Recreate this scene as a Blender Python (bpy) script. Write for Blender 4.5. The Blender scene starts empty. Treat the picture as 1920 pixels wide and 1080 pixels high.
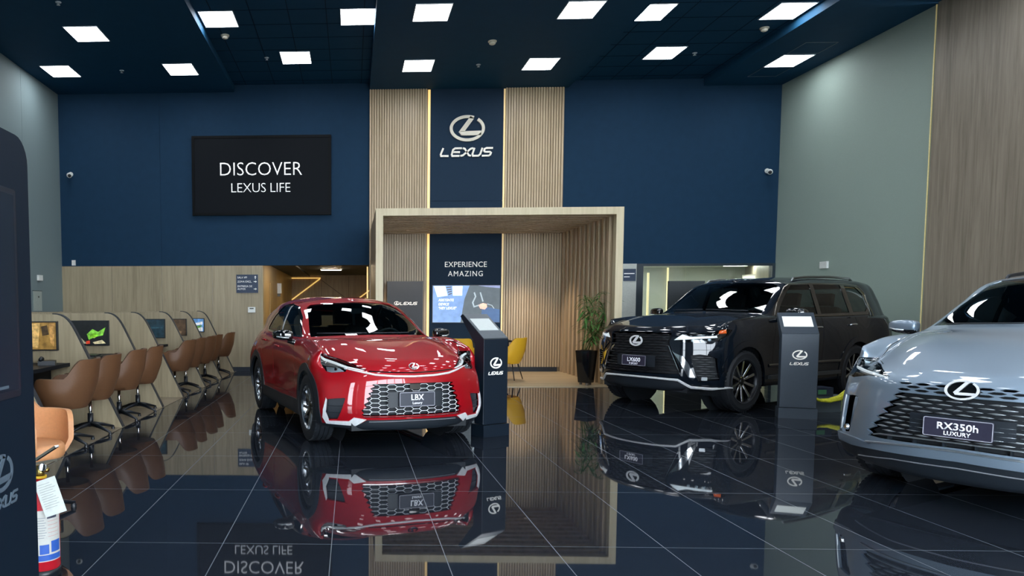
import bpy, bmesh, math, random
from math import pi, sin, cos, tan, radians, sqrt, atan2, hypot
from mathutils import Vector, Matrix
from mathutils.bvhtree import BVHTree
import numpy as np
random.seed(7)
S = bpy.context.scene
COL = S.collection

# ------------------------------------------------------------------ camera
CF, CCX, CCY = 1383.66, 606.04, 669.25          # focal length and optical centre, in pixels of the 1920x1080 frame
PITCH, YAW, ROLL = 0.0664777, -0.0384218, -0.0021985
fwd = Vector((sin(YAW)*cos(PITCH), cos(YAW)*cos(PITCH), -sin(PITCH)))
rgt = Vector((cos(YAW), -sin(YAW), 0)); up = rgt.cross(fwd)
r2 = rgt*cos(ROLL)+up*sin(ROLL); u2 = up*cos(ROLL)-rgt*sin(ROLL)
cam_d = bpy.data.cameras.new('camera'); cam = bpy.data.objects.new('camera', cam_d); COL.objects.link(cam)
cam.matrix_world = Matrix(((r2.x, u2.x, -fwd.x, 0), (r2.y, u2.y, -fwd.y, 0), (r2.z, u2.z, -fwd.z, 1.4), (0, 0, 0, 1)))
cam_d.sensor_fit = 'HORIZONTAL'; cam_d.sensor_width = 36; cam_d.lens = CF/1920*36
cam_d.shift_x = (960-CCX)/1920; cam_d.shift_y = (CCY-540)/1920
cam_d.clip_end = 200
S.camera = cam

# ------------------------------------------------------------------ daylight, exposure
SKY = 13.0
PANEL = 15.0
S.view_settings.view_transform = 'Standard'; S.view_settings.look = 'None'
S.view_settings.gamma = 1; S.view_settings.use_curve_mapping = False
S.view_settings.exposure = 0.6
W = bpy.data.worlds.new('sky'); S.world = W; W.use_nodes = True
bgn = W.node_tree.nodes['Background']; bgn.inputs[0].default_value = (0.80, 0.90, 1.0, 1); bgn.inputs[1].default_value = SKY

# ------------------------------------------------------------------ materials
def lin(h):
    if not isinstance(h, str): return h
    v = [int(h[i:i+2], 16)/255 for i in (0, 2, 4)]
    return tuple(c/12.92 if c <= .04045 else ((c+.055)/1.055)**2.4 for c in v)
_M = {}
def mat(name, color='808080', rough=.5, metal=0., coat=0., spec=.5, vary=.06, scale=40., emit=None, power=0., stretch=None, bump=0., ior=1.5, flake=0., aniso=None):
    """A principled material whose colour is broken up by a procedural noise."""
    if name in _M: return _M[name]
    m = bpy.data.materials.new(name); m.use_nodes = True; nt = m.node_tree; N = nt.nodes; L = nt.links
    b = N['Principled BSDF']; c = lin(color)
    b.inputs['Roughness'].default_value = rough; b.inputs['Metallic'].default_value = metal
    b.inputs['IOR'].default_value = ior
    b.inputs['Specular IOR Level'].default_value = spec
    b.inputs['Coat Weight'].default_value = coat; b.inputs['Coat Roughness'].default_value = .02
    tc = N.new('ShaderNodeTexCoord'); mp = N.new('ShaderNodeMapping'); no = N.new('ShaderNodeTexNoise')
    no.inputs['Scale'].default_value = scale; no.inputs['Detail'].default_value = 4
    if stretch: mp.inputs['Scale'].default_value = stretch
    L.new(tc.outputs['Object'], mp.inputs[0]); L.new(mp.outputs[0], no.inputs['Vector'])
    rp = N.new('ShaderNodeValToRGB'); e = rp.color_ramp.elements
    e[0].position = .3; e[1].position = .7
    e[0].color = (*[x*(1-vary) for x in c], 1); e[1].color = (*[min(1, x*(1+vary)) for x in c], 1)
    L.new(no.outputs['Fac'], rp.inputs[0]); L.new(rp.outputs[0], b.inputs['Base Color'])
    if bump:
        bp = N.new('ShaderNodeBump'); bp.inputs['Strength'].default_value = bump; bp.inputs['Distance'].default_value = .004
        L.new(no.outputs['Fac'], bp.inputs['Height']); L.new(bp.outputs[0], b.inputs['Normal'])
    if emit is not None:
        b.inputs['Emission Color'].default_value = (*lin(emit), 1); b.inputs['Emission Strength'].default_value = power
    _M[name] = m
    return m
def wood(name, c0, c1, c2, rough=.45, axis='z', fine=1.0, plank=0.):
    if name in _M: return _M[name]
    m = bpy.data.materials.new(name); m.use_nodes = True; nt = m.node_tree; N = nt.nodes; L = nt.links
    b = N['Principled BSDF']; b.inputs['Roughness'].default_value = rough
    tc = N.new('ShaderNodeTexCoord'); mp = N.new('ShaderNodeMapping')
    s = {'z': (14, 14, .7), 'y': (14, .7, 14), 'x': (.7, 14, 14)}[axis]
    mp.inputs['Scale'].default_value = [v*fine for v in s]
    L.new(tc.outputs['Object'], mp.inputs[0])
    n1 = N.new('ShaderNodeTexNoise'); n1.inputs['Scale'].default_value = 1.6; n1.inputs['Detail'].default_value = 8; n1.inputs['Roughness'].default_value = .62
    n1.inputs['Distortion'].default_value = .4
    L.new(mp.outputs[0], n1.inputs['Vector'])
    n2 = N.new('ShaderNodeTexNoise'); n2.inputs['Scale'].default_value = .35; n2.inputs['Detail'].default_value = 2
    L.new(mp.outputs[0], n2.inputs['Vector'])
    mx = N.new('ShaderNodeMath'); mx.operation = 'MULTIPLY_ADD'; mx.inputs[1].default_value = .65
    m2 = N.new('ShaderNodeMath'); m2.operation = 'MULTIPLY'; m2.inputs[1].default_value = .35
    L.new(n2.outputs['Fac'], m2.inputs[0]); L.new(n1.outputs['Fac'], mx.inputs[0]); L.new(m2.outputs[0], mx.inputs[2])
    rp = N.new('ShaderNodeValToRGB'); e = rp.color_ramp.elements
    e[0].position = .34; e[0].color = (*lin(c0), 1); e[1].position = .68; e[1].color = (*lin(c2), 1)
    k = rp.color_ramp.elements.new(.5); k.color = (*lin(c1), 1)
    L.new(mx.outputs[0], rp.inputs[0]); L.new(rp.outputs[0], b.inputs['Base Color'])
    _M[name] = m
    return m
def glass(name, tint='9aa8a8', clear=.8, rough=.0):
    """Thin sheet glass: tinted see-through plus a fresnel mirror."""
    if name in _M: return _M[name]
    m = bpy.data.materials.new(name); m.use_nodes = True; nt = m.node_tree; N = nt.nodes; L = nt.links
    for n in list(N):
        if n.type == 'BSDF_PRINCIPLED': N.remove(n)
    out = [n for n in N if n.type == 'OUTPUT_MATERIAL'][0]
    t = N.new('ShaderNodeBsdfTransparent'); g = N.new('ShaderNodeBsdfGlossy'); g.inputs['Roughness'].default_value = rough
    fr = N.new('ShaderNodeFresnel'); fr.inputs[0].default_value = 1.5; mx = N.new('ShaderNodeMixShader')
    no = N.new('ShaderNodeTexNoise'); no.inputs['Scale'].default_value = 3
    rp = N.new('ShaderNodeValToRGB'); c = [x*clear for x in lin(tint)]
    rp.color_ramp.elements[0].color = (*[x*.97 for x in c], 1); rp.color_ramp.elements[1].color = (*c, 1)
    L.new(no.outputs['Fac'], rp.inputs[0]); L.new(rp.outputs[0], t.inputs[0])
    L.new(fr.outputs[0], mx.inputs[0]); L.new(t.outputs[0], mx.inputs[1]); L.new(g.outputs[0], mx.inputs[2]); L.new(mx.outputs[0], out.inputs[0])
    _M[name] = m
    return m

# ------------------------------------------------------------------ object helpers
def tag(o, label=None, cat=None, group=None, kind=None):
    if label: o['label'] = label
    if cat: o['category'] = cat
    if group: o['group'] = group
    if kind: o['kind'] = kind
    return o
def thing(name, label, cat, loc=(0, 0, 0), rz=0., group=None):
    o = bpy.data.objects.new(name, None); COL.objects.link(o); o.location = loc; o.rotation_euler = (0, 0, rz)
    o.empty_display_size = .1
    return tag(o, label, cat, group)
def obj(name, bm, m, parent=None, smooth=None, label=None):
    """Link a bmesh as ONE mesh object. m may be one material or a list."""
    me = bpy.data.meshes.new(name)
    if smooth is not None:
        for f in bm.faces: f.smooth = True
        for e in bm.edges:
            if len(e.link_faces) == 2 and e.calc_face_angle(0) > radians(smooth): e.smooth = False
    bm.normal_update(); bm.to_mesh(me); bm.free()
    for x in (m if isinstance(m, (list, tuple)) else [m]): me.materials.append(x)
    o = bpy.data.objects.new(name, me); COL.objects.link(o)
    if parent: o.parent = parent
    if label: o['label'] = label
    return o
def struct(name, bm, m, smooth=None):
    return tag(obj(name, bm, m, None, smooth), kind='structure')
def BM(): return bmesh.new()
def box(bm, x0, x1, y0, y1, z0, z1, mi=0):
    v = [bm.verts.new((x, y, z)) for x in (x0, x1) for y in (y0, y1) for z in (z0, z1)]
    for q in ((0, 1, 3, 2), (4, 6, 7, 5), (0, 4, 5, 1), (2, 3, 7, 6), (0, 2, 6, 4), (1, 5, 7, 3)):
        f = bm.faces.new([v[i] for i in q]); f.material_index = mi
    return v
def bevel(bm, w, seg=2):
    bmesh.ops.bevel(bm, geom=[e for e in bm.edges if len(e.link_faces) == 2 and e.calc_face_angle(0) > .5], offset=w, segments=seg, affect='EDGES', profile=.5)
    return bm
def bbox(x0, x1, y0, y1, z0, z1, w=.004, seg=2):
    bm = BM(); box(bm, x0, x1, y0, y1, z0, z1); bevel(bm, w, seg); return bm
def move(bm, M):
    bmesh.ops.transform(bm, matrix=M, verts=bm.verts); return bm
def join(bm, other):
    me = bpy.data.meshes.new('tmp'); other.to_mesh(me); other.free(); bm.from_mesh(me); bpy.data.meshes.remove(me); return bm
def tube(bm, pts, r, n=8, cap=True, mi=0, flat=None):
    """A round bar along a polyline (r: number or one radius per point)."""
    pts = [Vector(p) for p in pts]; rs = r if isinstance(r, (list, tuple)) else [r]*len(pts)
    rings = []; prev = None
    for i, p in enumerate(pts):
        d = (pts[min(i+1, len(pts)-1)]-pts[max(i-1, 0)]).normalized()
        if prev is None:
            a = Vector((0, 0, 1)) if abs(d.z) < .9 else Vector((1, 0, 0))
            u = d.cross(a).normalized()
        else:
            u = (prev-d*prev.dot(d)).normalized()
        prev = u; w = d.cross(u)
        rings.append([bm.verts.new(p+(u*cos(2*pi*k/n)+w*sin(2*pi*k/n))*rs[i]) for k in range(n)])
    for a, b in zip(rings, rings[1:]):
        for k in range(n):
            f = bm.faces.new((a[k], a[(k+1) % n], b[(k+1) % n], b[k])); f.material_index = mi
    if cap:
        bm.faces.new(rings[0][::-1]).material_index = mi; bm.faces.new(rings[-1]).material_index = mi
def lathe(bm, prof, n=32, mi=0, M=None):
    """Turn (radius, z) pairs around z."""
    rings = []
    for r, z in prof:
        if r < 1e-5: rings.append([bm.verts.new((0, 0, z))])
        else: rings.append([bm.verts.new((r*cos(2*pi*k/n), r*sin(2*pi*k/n), z)) for k in range(n)])
    new = [v for R in rings for v in R]
    for a, b in zip(rings, rings[1:]):
        for k in range(n):
            k2 = (k+1) % n
            if len(a) == 1 and len(b) == 1: continue
            vs = (a[0], b[k2], b[k]) if len(a) == 1 else ((a[k], a[k2], b[0]) if len(b) == 1 else (a[k], a[k2], b[k2], b[k]))
            f = bm.faces.new(vs); f.material_index = mi
    if M is not None: bmesh.ops.transform(bm, matrix=M, verts=new)
    return bm
def prism(bm, poly, d0, d1, axis='y', mi=0):
    """Extrude a 2D polygon: axis y -> (x,z), axis x -> (y,z), axis z -> (x,y)."""
    def P(a, b, d): return (a, d, b) if axis == 'y' else ((d, a, b) if axis == 'x' else (a, b, d))
    A = [bm.verts.new(P(a, b, d0)) for a, b in poly]; B = [bm.verts.new(P(a, b, d1)) for a, b in poly]
    n = len(poly); fs = [bm.faces.new(A), bm.faces.new(B[::-1])]
    for i in range(n): fs.append(bm.faces.new((A[i], B[i], B[(i+1) % n], A[(i+1) % n])))
    for f in fs: f.material_index = mi
    bmesh.ops.recalc_face_normals(bm, faces=fs)
    return bm
def rrect(x0, x1, y0, y1, r, n=5):
    out = []
    for cx, cy, a in ((x1-r, y1-r, 0), (x0+r, y1-r, pi/2), (x0+r, y0+r, pi), (x1-r, y0+r, 3*pi/2)):
        for k in range(n+1): out.append((cx+r*cos(a+pi/2*k/n), cy+r*sin(a+pi/2*k/n)))
    return out
def children(o): return [c for c in bpy.data.objects if c.parent == o]
def copy_tree(o, parent=None, kids=None):
    """A copy of a thing with copies of its parts and sub-parts (mesh data shared)."""
    if kids is None:
        kids = {}
        for x in bpy.data.objects:
            if x.parent: kids.setdefault(x.parent.name, []).append(x)
    c = o.copy(); COL.objects.link(c)
    if parent is not None: c.parent = parent
    for ch in kids.get(o.name, []): copy_tree(ch, c, kids)
    return c

# ------------------------------------------------------------------ writing and the emblem
def text_bm(s, size, depth=.004, sx=1., space=1., bold=0., align='CENTER', shear=0.):
    """Raised lettering in the XZ plane facing -Y; baseline centre at the origin; size = cap height."""
    cu = bpy.data.curves.new('t', 'FONT'); cu.body = s; cu.align_x = align; cu.size = 1; cu.space_character = space; cu.offset = bold; cu.shear = shear
    cu.resolution_u = 3
    o = bpy.data.objects.new('t', cu); COL.objects.link(o); dg = bpy.context.evaluated_depsgraph_get()
    me = bpy.data.meshes.new_from_object(o.evaluated_get(dg)); bm = BM(); bm.from_mesh(me)
    bpy.data.objects.remove(o); bpy.data.curves.remove(cu); bpy.data.meshes.remove(me)
    k = size/.729
    ext = bmesh.ops.extrude_face_region(bm, geom=bm.faces[:])
    for v in ext['geom']:
        if isinstance(v, bmesh.types.BMVert): v.co.z += depth/k
    for v in bm.verts: v.co = Vector((v.co.x*k*sx, -v.co.z*k, v.co.y*k))
    bmesh.ops.recalc_face_normals(bm, faces=bm.faces[:])
    return bm
def stroke(bm, pts, w, depth=.01, closed=False):
    """A flat raised stroke of width w in the XZ plane (facing -Y)."""
    pts = [Vector((p[0], p[1])) for p in pts]; n = len(pts); Lp, Rp = [], []
    for i in range(n):
        if closed: a, b, c = pts[i-1], pts[i], pts[(i+1) % n]
        else: a, b, c = pts[max(i-1, 0)], pts[i], pts[min(i+1, n-1)]
        d1 = (b-a).normalized() if (b-a).length > 1e-9 else (c-b).normalized()
        d2 = (c-b).normalized() if (c-b).length > 1e-9 else d1
        n1 = Vector((-d1.y, d1.x)); n2 = Vector((-d2.y, d2.x)); m = (n1+n2)
        m = m.normalized() if m.length > 1e-6 else n1
        k = 1/max(.45, m.dot(n1)); Lp.append(b+m*w/2*k); Rp.append(b-m*w/2*k)
    idx = range(n) if closed else range(n-1)
    F = [[bm.verts.new((p.x, y, p.y)) for p in P] for P, y in ((Lp, -depth), (Rp, -depth), (Lp, 0), (Rp, 0))]
    fs = []
    for i in idx:
        j = (i+1) % n
        fs += [bm.faces.new((F[0][i], F[1][i], F[1][j], F[0][j])), bm.faces.new((F[0][i], F[0][j], F[2][j], F[2][i])), bm.faces.new((F[1][i], F[3][i], F[3][j], F[1][j]))]
    if not closed:
        for i in (0, n-1): fs.append(bm.faces.new((F[0][i], F[2][i], F[3][i], F[1][i])))
    bmesh.ops.recalc_face_normals(bm, faces=fs)
def emblem_bm(w, depth=.02, k=1.):
    """Oval ring with a slanted open letter inside; w = full width, centred on the origin, facing -Y."""
    bm = BM(); a = w/2*.93; b = a*.715; t = w*.085*k
    pts = []
    for i in range(45):
        th = radians(66) + radians(360-16)*i/44
        pts.append((a*cos(th), b*sin(th)))
    stroke(bm, pts, t, depth)
    stroke(bm, [(a*.30, b*.94), (-a*.36, -b*.30), (-a*.30, -b*.42), (-a*.1, -b*.43), (a*.86, -b*.40)], w*.125*k, depth)
    return bm
def lexus_bm(w, depth=.012, k=1.):
    """The wide, low, slanted capital word; w = full width, centred, facing -Y."""
    bm = BM(); h = w*.155; t = w*.034*k; c = w/5.15
    def X(i, u): return -w/2+i*c*1.03+u*c
    sl = .09*h
    def st(i, pts): stroke(bm, [(X(i, u)+(v-.5)*h*.28, (v-.5)*h) for u, v in pts], t, depth)
    st(0, [(.10, 1), (.02, .25), (.10, .03), (.84, .03)])
    st(1, [(.92, .97), (.26, .97), (.10, .80), (.08, .2), (.18, .03), (.9, .03)]); st(1, [(.12, .5), (.84, .5)])
    st(2, [(-.02, .98), (.2, .9), (.78, .1), (1.02, .02)]); st(2, [(1.02, .98), (.78, .9), (.2, .1), (-.04, .02)])
    st(3, [(.12, 1), (.08, .25), (.18, .03), (.72, .03), (.86, .25), (.9, 1)])
    st(4, [(.92, .97), (.28, .97), (.12, .86), (.12, .62), (.24, .5), (.72, .5), (.86, .38), (.84, .16), (.72, .03), (.04, .03)])
    return bm
# ================================================================== THE ROOM
BY, XL, XR, FY, CZ, RZ = 16.19, -6.40, 9.03, -3.6, 6.05, 6.20      # back wall, side walls, front wall, soffit, recess
OZ = 2.33                                                          # top of the lower openings
navy = mat('navy_wall_paint', '173249', .7, spec=.12, vary=.05, scale=6)
navy_ceil = mat('navy_ceiling_board', '16405c', .7, spec=.12, vary=.05, scale=5)
navy_dark = mat('navy_panel_laminate', '152b3f', .6, spec=.15, vary=.05)
grey_wall = mat('grey_green_wallpaper', '8a9a91', .75, vary=.035, scale=90, bump=.15)
oak = wood('light_oak_veneer', '80755d', '95886e', 'a5987d')
oak_pale = wood('pale_oak_frame', 'b8ab8a', 'c5b897', 'cfc3a3')
oak_flute = wood('fluted_oak', 'a5916f', 'bca788', 'ccb999')
oak_right = wood('brown_oak_panel', '6f6657', '847a6b', '978c7c')
oak_floor = wood('oak_plank_floor', '6d6352', '7d7260', '8a7f6b', rough=.35, axis='x')
black_gap = mat('black_shadow_gap', '0b0d10', .8)
chrome = mat('chrome', 'd9dcde', .08, metal=1, vary=.02)
steel = mat('brushed_champagne_metal', 'cfcabb', .45, metal=.35, vary=.04, stretch=(1, 1, 40))
white_pl = mat('white_plastic', 'd8dcd8', .4)
black_pl = mat('black_plastic', '0d141c', .4)
led = mat('warm_led_strip', 'ffe9b0', .5, emit='ffc060', power=.62)
led_soft = mat('warm_led_strip_dim', 'ffe9b0', .5, emit='ffd590', power=.22)
panel_em = mat('lit_panel_diffuser', 'ffffff', .5, emit='f4f9ff', power=PANEL)
letter = mat('pale_letter_acrylic', 'e6e6e0', .4, emit='e6e6e0', power=.22)

# floor: polished black tiles with pale grout, oak planks at the desks and under the portal
def tile_mat():
    m = bpy.data.materials.new('polished_black_tile'); m.use_nodes = True; nt = m.node_tree; N = nt.nodes; L = nt.links
    b = N['Principled BSDF']; b.inputs['IOR'].default_value = 1.58
    tc = N.new('ShaderNodeTexCoord'); mp = N.new('ShaderNodeMapping'); mp.inputs['Location'].default_value = (1.412+.647*20, -4.293+1.294*10, 0)
    br = N.new('ShaderNodeTexBrick'); br.offset = 0; br.squash = 1
    br.inputs['Scale'].default_value = 1; br.inputs['Brick Width'].default_value = .647; br.inputs['Row Height'].default_value = 1.294
    br.inputs['Mortar Size'].default_value = .0024; br.inputs['Mortar Smooth'].default_value = .15
    L.new(tc.outputs['Object'], mp.inputs[0]); L.new(mp.outputs[0], br.inputs['Vector'])
    no = N.new('ShaderNodeTexNoise'); no.inputs['Scale'].default_value = 2.5; no.inputs['Detail'].default_value = 6; L.new(tc.outputs['Object'], no.inputs['Vector'])
    rp = N.new('ShaderNodeValToRGB'); rp.color_ramp.elements[0].color = (*lin('1b2028'), 1); rp.color_ramp.elements[1].color = (*lin('21262e'), 1)
    L.new(no.outputs['Fac'], rp.inputs[0])
    mx = N.new('ShaderNodeMix'); mx.data_type = 'RGBA'
    L.new(br.outputs['Fac'], mx.inputs[0]); L.new(rp.outputs[0], mx.inputs[6]); mx.inputs[7].default_value = (*lin('626a70'), 1)
    L.new(mx.outputs[2], b.inputs['Base Color'])
    ro = N.new('ShaderNodeMath'); ro.operation = 'MULTIPLY_ADD'; ro.inputs[1].default_value = .45; ro.inputs[2].default_value = .022
    L.new(br.outputs['Fac'], ro.inputs[0]); L.new(ro.outputs[0], b.inputs['Roughness'])
    return m
bm = BM(); box(bm, XL-.1, XR+.1, FY-.1, BY+.1, -.1, 0); struct('floor', bm, tile_mat())
bm = BM(); prism(bm, [(XL, FY+.02), (-2.83, FY+.02), (-2.735, 6.0), (-2.545, BY), (XL, BY)], .001, .006, 'z'); struct('floor_desks', bm, oak_floor)
bm = BM(); box(bm, .44, 4.63, 13.02, BY, .001, .012); struct('floor_portal', bm, wood('pale_plank_floor', '9c8e72', 'ae9f82', 'bcae92', rough=.35, axis='x'))
# ceiling: navy soffits left, middle and right with two shallow tiled recesses between
bm = BM(); box(bm, XL-.1, XR+.1, FY-.1, BY+.1, RZ, RZ+.12)
for x0, x1 in ((XL-.1, -2.53), (.385, 4.60), (7.42, XR+.1)): box(bm, x0, x1, FY-.1, BY+.1, CZ, RZ)
struct('ceiling', bm, navy_ceil)
bm = BM()
for x0, x1 in ((-2.53, .385), (4.60, 7.42)):
    n = int((x1-x0)/.62)+1
    for i in range(n): box(bm, x0+.25+i*.62, x0+.262+i*.62, FY, BY, RZ-.004, RZ+.01)
    for k in range(32): box(bm, x0, x1, FY+.3+k*.62, FY+.312+k*.62, RZ-.004, RZ+.01)
struct('trim_1', bm, mat('ceiling_grid', '071a2e', .7, spec=.1))
# back wall: navy above, oak below on the left, openings to a corridor and to an office
bm = BM()
box(bm, XL-.1, -4.176, BY, BY+.14, OZ, RZ); box(bm, -4.17, .39, BY, BY+.14, OZ, RZ); box(bm, -4.176, -4.17, BY+.008, BY+.14, OZ, RZ)
box(bm, .39, 4.66, BY, BY+.14, 0, RZ); box(bm, 4.66, XR+.1, BY, BY+.14, OZ, RZ)
struct('wall_back', bm, navy)
bm = BM()
sx = [XL-.1, -5.29, -4.175, -3.055, -1.94]
for a, b in zip(sx, sx[1:]): box(bm, a+.004, b-.004, BY-.012, BY+.14, .10, OZ-.005)
struct('wall_back_oak', bm, oak)
bm = BM(); box(bm, XL, -1.95, BY-.004, BY+.13, .0, .10); box(bm, .56, 4.44, BY-.10, BY, .012, .11); struct('baseboard_back', bm, mat('dark_navy_skirting', '14202e', .5))
# side walls
bm = BM(); box(bm, XL-.12, XL, FY-.1, 14.36, 0, RZ); box(bm, XL-.12, XL, 14.366, BY+.1, 0, RZ); box(bm, XL-.12, XL-.006, 14.3, 14.4, 0, RZ); struct('wall_left', bm, mat('grey_wallpaper_shaded', '6d7d80', .75, vary=.035, scale=90, bump=.15))  # shade on the left side painted in as a darker, bluer grey
bm = BM(); box(bm, XR, XR+.12, 12.02, BY+.1, 0, RZ); struct('wall_right', bm, grey_wall)
bm = BM(); box(bm, XR-.05, XR+.12, FY-.1, 11.99, 0, RZ); struct('wall_right_oak', bm, oak_right)
bm = BM(); box(bm, XR-.012, XR-.001, 12.069, 12.086, .1, CZ); tag(obj('led_strip', bm, mat('warm_led_seam', 'e8dca0', .5, emit='ffe9a0', power=.10)), 'thin glowing seam between the grey wall and the brown oak wall panel', 'light strip')
# front wall behind the camera: glazed shop front
bm = BM(); box(bm, XL-.1, XR+.1, FY-.1, FY, 4.6, RZ); box(bm, XL-.1, XR+.1, FY-.1, FY, 0, .25)
box(bm, XL-.1, -4.9, FY-.1, FY, .25, 4.6); box(bm, -3.7, -.6, FY-.1, FY, .25, 4.6)
for x in (1.9, 4.1, 6.3, 8.5): box(bm, x-.06, x+.06, FY-.1, FY, .25, 4.6)
box(bm, -4.7, XR, FY-.09, FY-.02, 2.35, 2.45)
struct('wall_front', bm, mat('shopfront_grey', '4b5560', .5))
bm = BM(); box(bm, -40, 40, -60, FY-.12, -.12, -.02); struct('pavement', bm, mat('pale_paving', '9a9a96', .8, vary=.1))
# corridor seen through the left opening
honey = wood('honey_oak', '80693f', '957c4e', 'a58c5c')
for nm, a in (('wall_corridor_end', (-2.2, 1.3, 24.0, 24.1, 0, 2.5)), ('wall_corridor_left', (-2.32, -1.94, BY+.14, 24, 0, 2.5)), ('wall_corridor_right', (1.2, 1.3, BY+.14, 24, 0, 2.5)), ('floor_corridor', (-1.94, 1.2, BY+.14, 24, -.05, .004))):
    bm = BM(); box(bm, *a); struct(nm, bm, honey)
bm = BM(); box(bm, -2.3, 1.3, BY+.14, 24.1, 2.45, 2.55); box(bm, -2.3, -1.35, BY+.14, 24.1, 2.41, 2.46); struct('ceiling_corridor', bm, [mat('corridor_ceiling', '39424a', .6)])
# office seen through the glass on the right
bm = BM(); box(bm, 4.6, 12.2, 21.0, 21.1, 0, 2.6); box(bm, 4.55, 4.65, BY+.14, 21, 0, 2.6); box(bm, 4.6, 12.2, BY+.14, 21, -.05, .004); box(bm, 4.6, 6.12, BY, BY+.10, 0, OZ)
struct('wall_office', bm, mat('office_wall', 'b2b6b0', .7))
bm = BM(); box(bm, 4.6, 12.2, BY+.14, 21.1, 2.5, 2.6); struct('ceiling_office', bm, mat('office_ceiling', 'c9cfc6', .7))
bm = BM(); box(bm, 12.1, 12.2, BY+.14, 21, 0, 2.5); prism(bm, [(9.15, BY+.14), (10.9, 21), (10.9, 20.9)], 0, 2.5, 'z'); struct('wall_office_oak', bm, oak_right)
bm = BM()
box(bm, 6.12, 6.26, BY-.01, BY+.13, 0, OZ); box(bm, 8.97, XR+.05, BY-.01, BY+.13, 0, OZ); box(bm, 6.2, XR, BY+.0, BY+.1, OZ-.05, OZ)
struct('window_1_frame', bm, mat('dark_window_frame', '1d2a33', .4))
bm = BM(); box(bm, 6.26, 8.97, BY+.05, BY+.058, 0, OZ-.05); struct('window_1', bm, glass('office_glass', 'eef2ee', .98))

for x, y in ((6.0, 18.0), (8.5, 18.0), (7.2, 20.0), (10.0, 19.5)):
    t = thing('ceiling_light', None, 'ceiling light', (x, y, 2.5), 0, 'office ceiling panels out of view'); t['label'] = 'lit ceiling panel inside the glass office, hidden behind the navy wall'
    bm = BM(); box(bm, -.31, .31, -.31, .31, -.03, 0); obj('frame', bm, white_pl, t); bm = BM(); box(bm, -.29, .29, -.29, .29, -.035, -.03); obj('diffuser', bm, mat('office_panel_diffuser', 'ffffff', .5, emit='fbfff6', power=22), t)
# ================================================================== LIGHTS AND FITTINGS ON THE CEILING
def make_panel(w, d):
    t = thing('ceiling_light', None, 'ceiling light')
    bm = BM(); e = .014
    for a in ((-w/2-e, w/2+e, -d/2-e, -d/2), (-w/2-e, w/2+e, d/2, d/2+e), (-w/2-e, -w/2, -d/2, d/2), (w/2, w/2+e, -d/2, d/2)): box(bm, *a, -.012, 0)
    obj('frame', bm, mat('light_frame_white', 'c9d0d6', .4), t)
    bm = BM(); box(bm, -w/2, w/2, -d/2, d/2, -.008, 0); obj('diffuser', bm, panel_em, t)
    return t
panel0 = make_panel(.55, .66); pk = {panel0.name: children(panel0)}
S_, R_ = CZ, RZ
vis = [(-4.49, 12.70, S_, 'lit square ceiling panel over the left soffit, left one nearer the camera'),
       (-5.71, 14.63, S_, 'lit square ceiling panel in the far left corner above the grey wall'),
       (-3.33, 14.62, S_, 'lit square ceiling panel on the left soffit above the wall screen'),
       (-2.21, 12.55, R_, 'lit square ceiling panel in the left recess touching the soffit step'),
       (-1.07, 14.50, R_, 'lit square ceiling panel in the left recess closest to the back wall'),
       (0.10, 12.55, R_, 'lit square ceiling panel in the left recess beside the middle soffit'),
       (1.27, 12.04, S_, 'lit square ceiling panel on the middle soffit, front left of its four'),
       (1.28, 14.61, S_, 'lit square ceiling panel on the middle soffit, directly before the left fluted strip'),
       (3.59, 12.04, S_, 'lit square ceiling panel on the middle soffit, front right of its four'),
       (3.61, 14.61, S_, 'lit square ceiling panel on the middle soffit, directly before the right fluted strip'),
       (4.885, 12.58, R_, 'lit ceiling panel in the right recess, cut off by the middle soffit edge'),
       (5.91, 14.55, R_, 'lit square ceiling panel in the right recess closest to the back wall'),
       (7.08, 12.62, R_, 'lit square ceiling panel in the right recess beside the bright soffit step'),
       (8.27, 14.64, S_, 'lit square ceiling panel on the right soffit between two access hatches')]
used = [0]
def place_panel(x, y, z, label, group=None):
    c = panel0 if not used[0] else panel0.copy()
    if used[0]:
        COL.objects.link(c)
        for k in pk[panel0.name]:
            q = k.copy(); COL.objects.link(q); q.parent = c
    used[0] = 1; c.location = (x, y, z); c['label'] = label
    c['group'] = group or 'square light panels in the ceiling'
for a in vis: place_panel(*a)
rows = ['first', 'second', 'third', 'fourth', 'fifth']
for r, y in enumerate((9.5, 6.9, 4.3, 1.7, -.9)):
    for x, z, w in ((-5.0, S_, 'left soffit'),)*(r == 0)+((-1.07, R_, 'left recess'), (1.28, S_, 'middle soffit, left side'), (3.6, S_, 'middle soffit, right side'), (5.91, R_, 'right recess'), (8.2, S_, 'right soffit')):
        place_panel(x, y, z, 'lit square ceiling panel outside the picture, %s row overhead, %s' % (rows[r], w), 'light panels above the picture')

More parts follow.
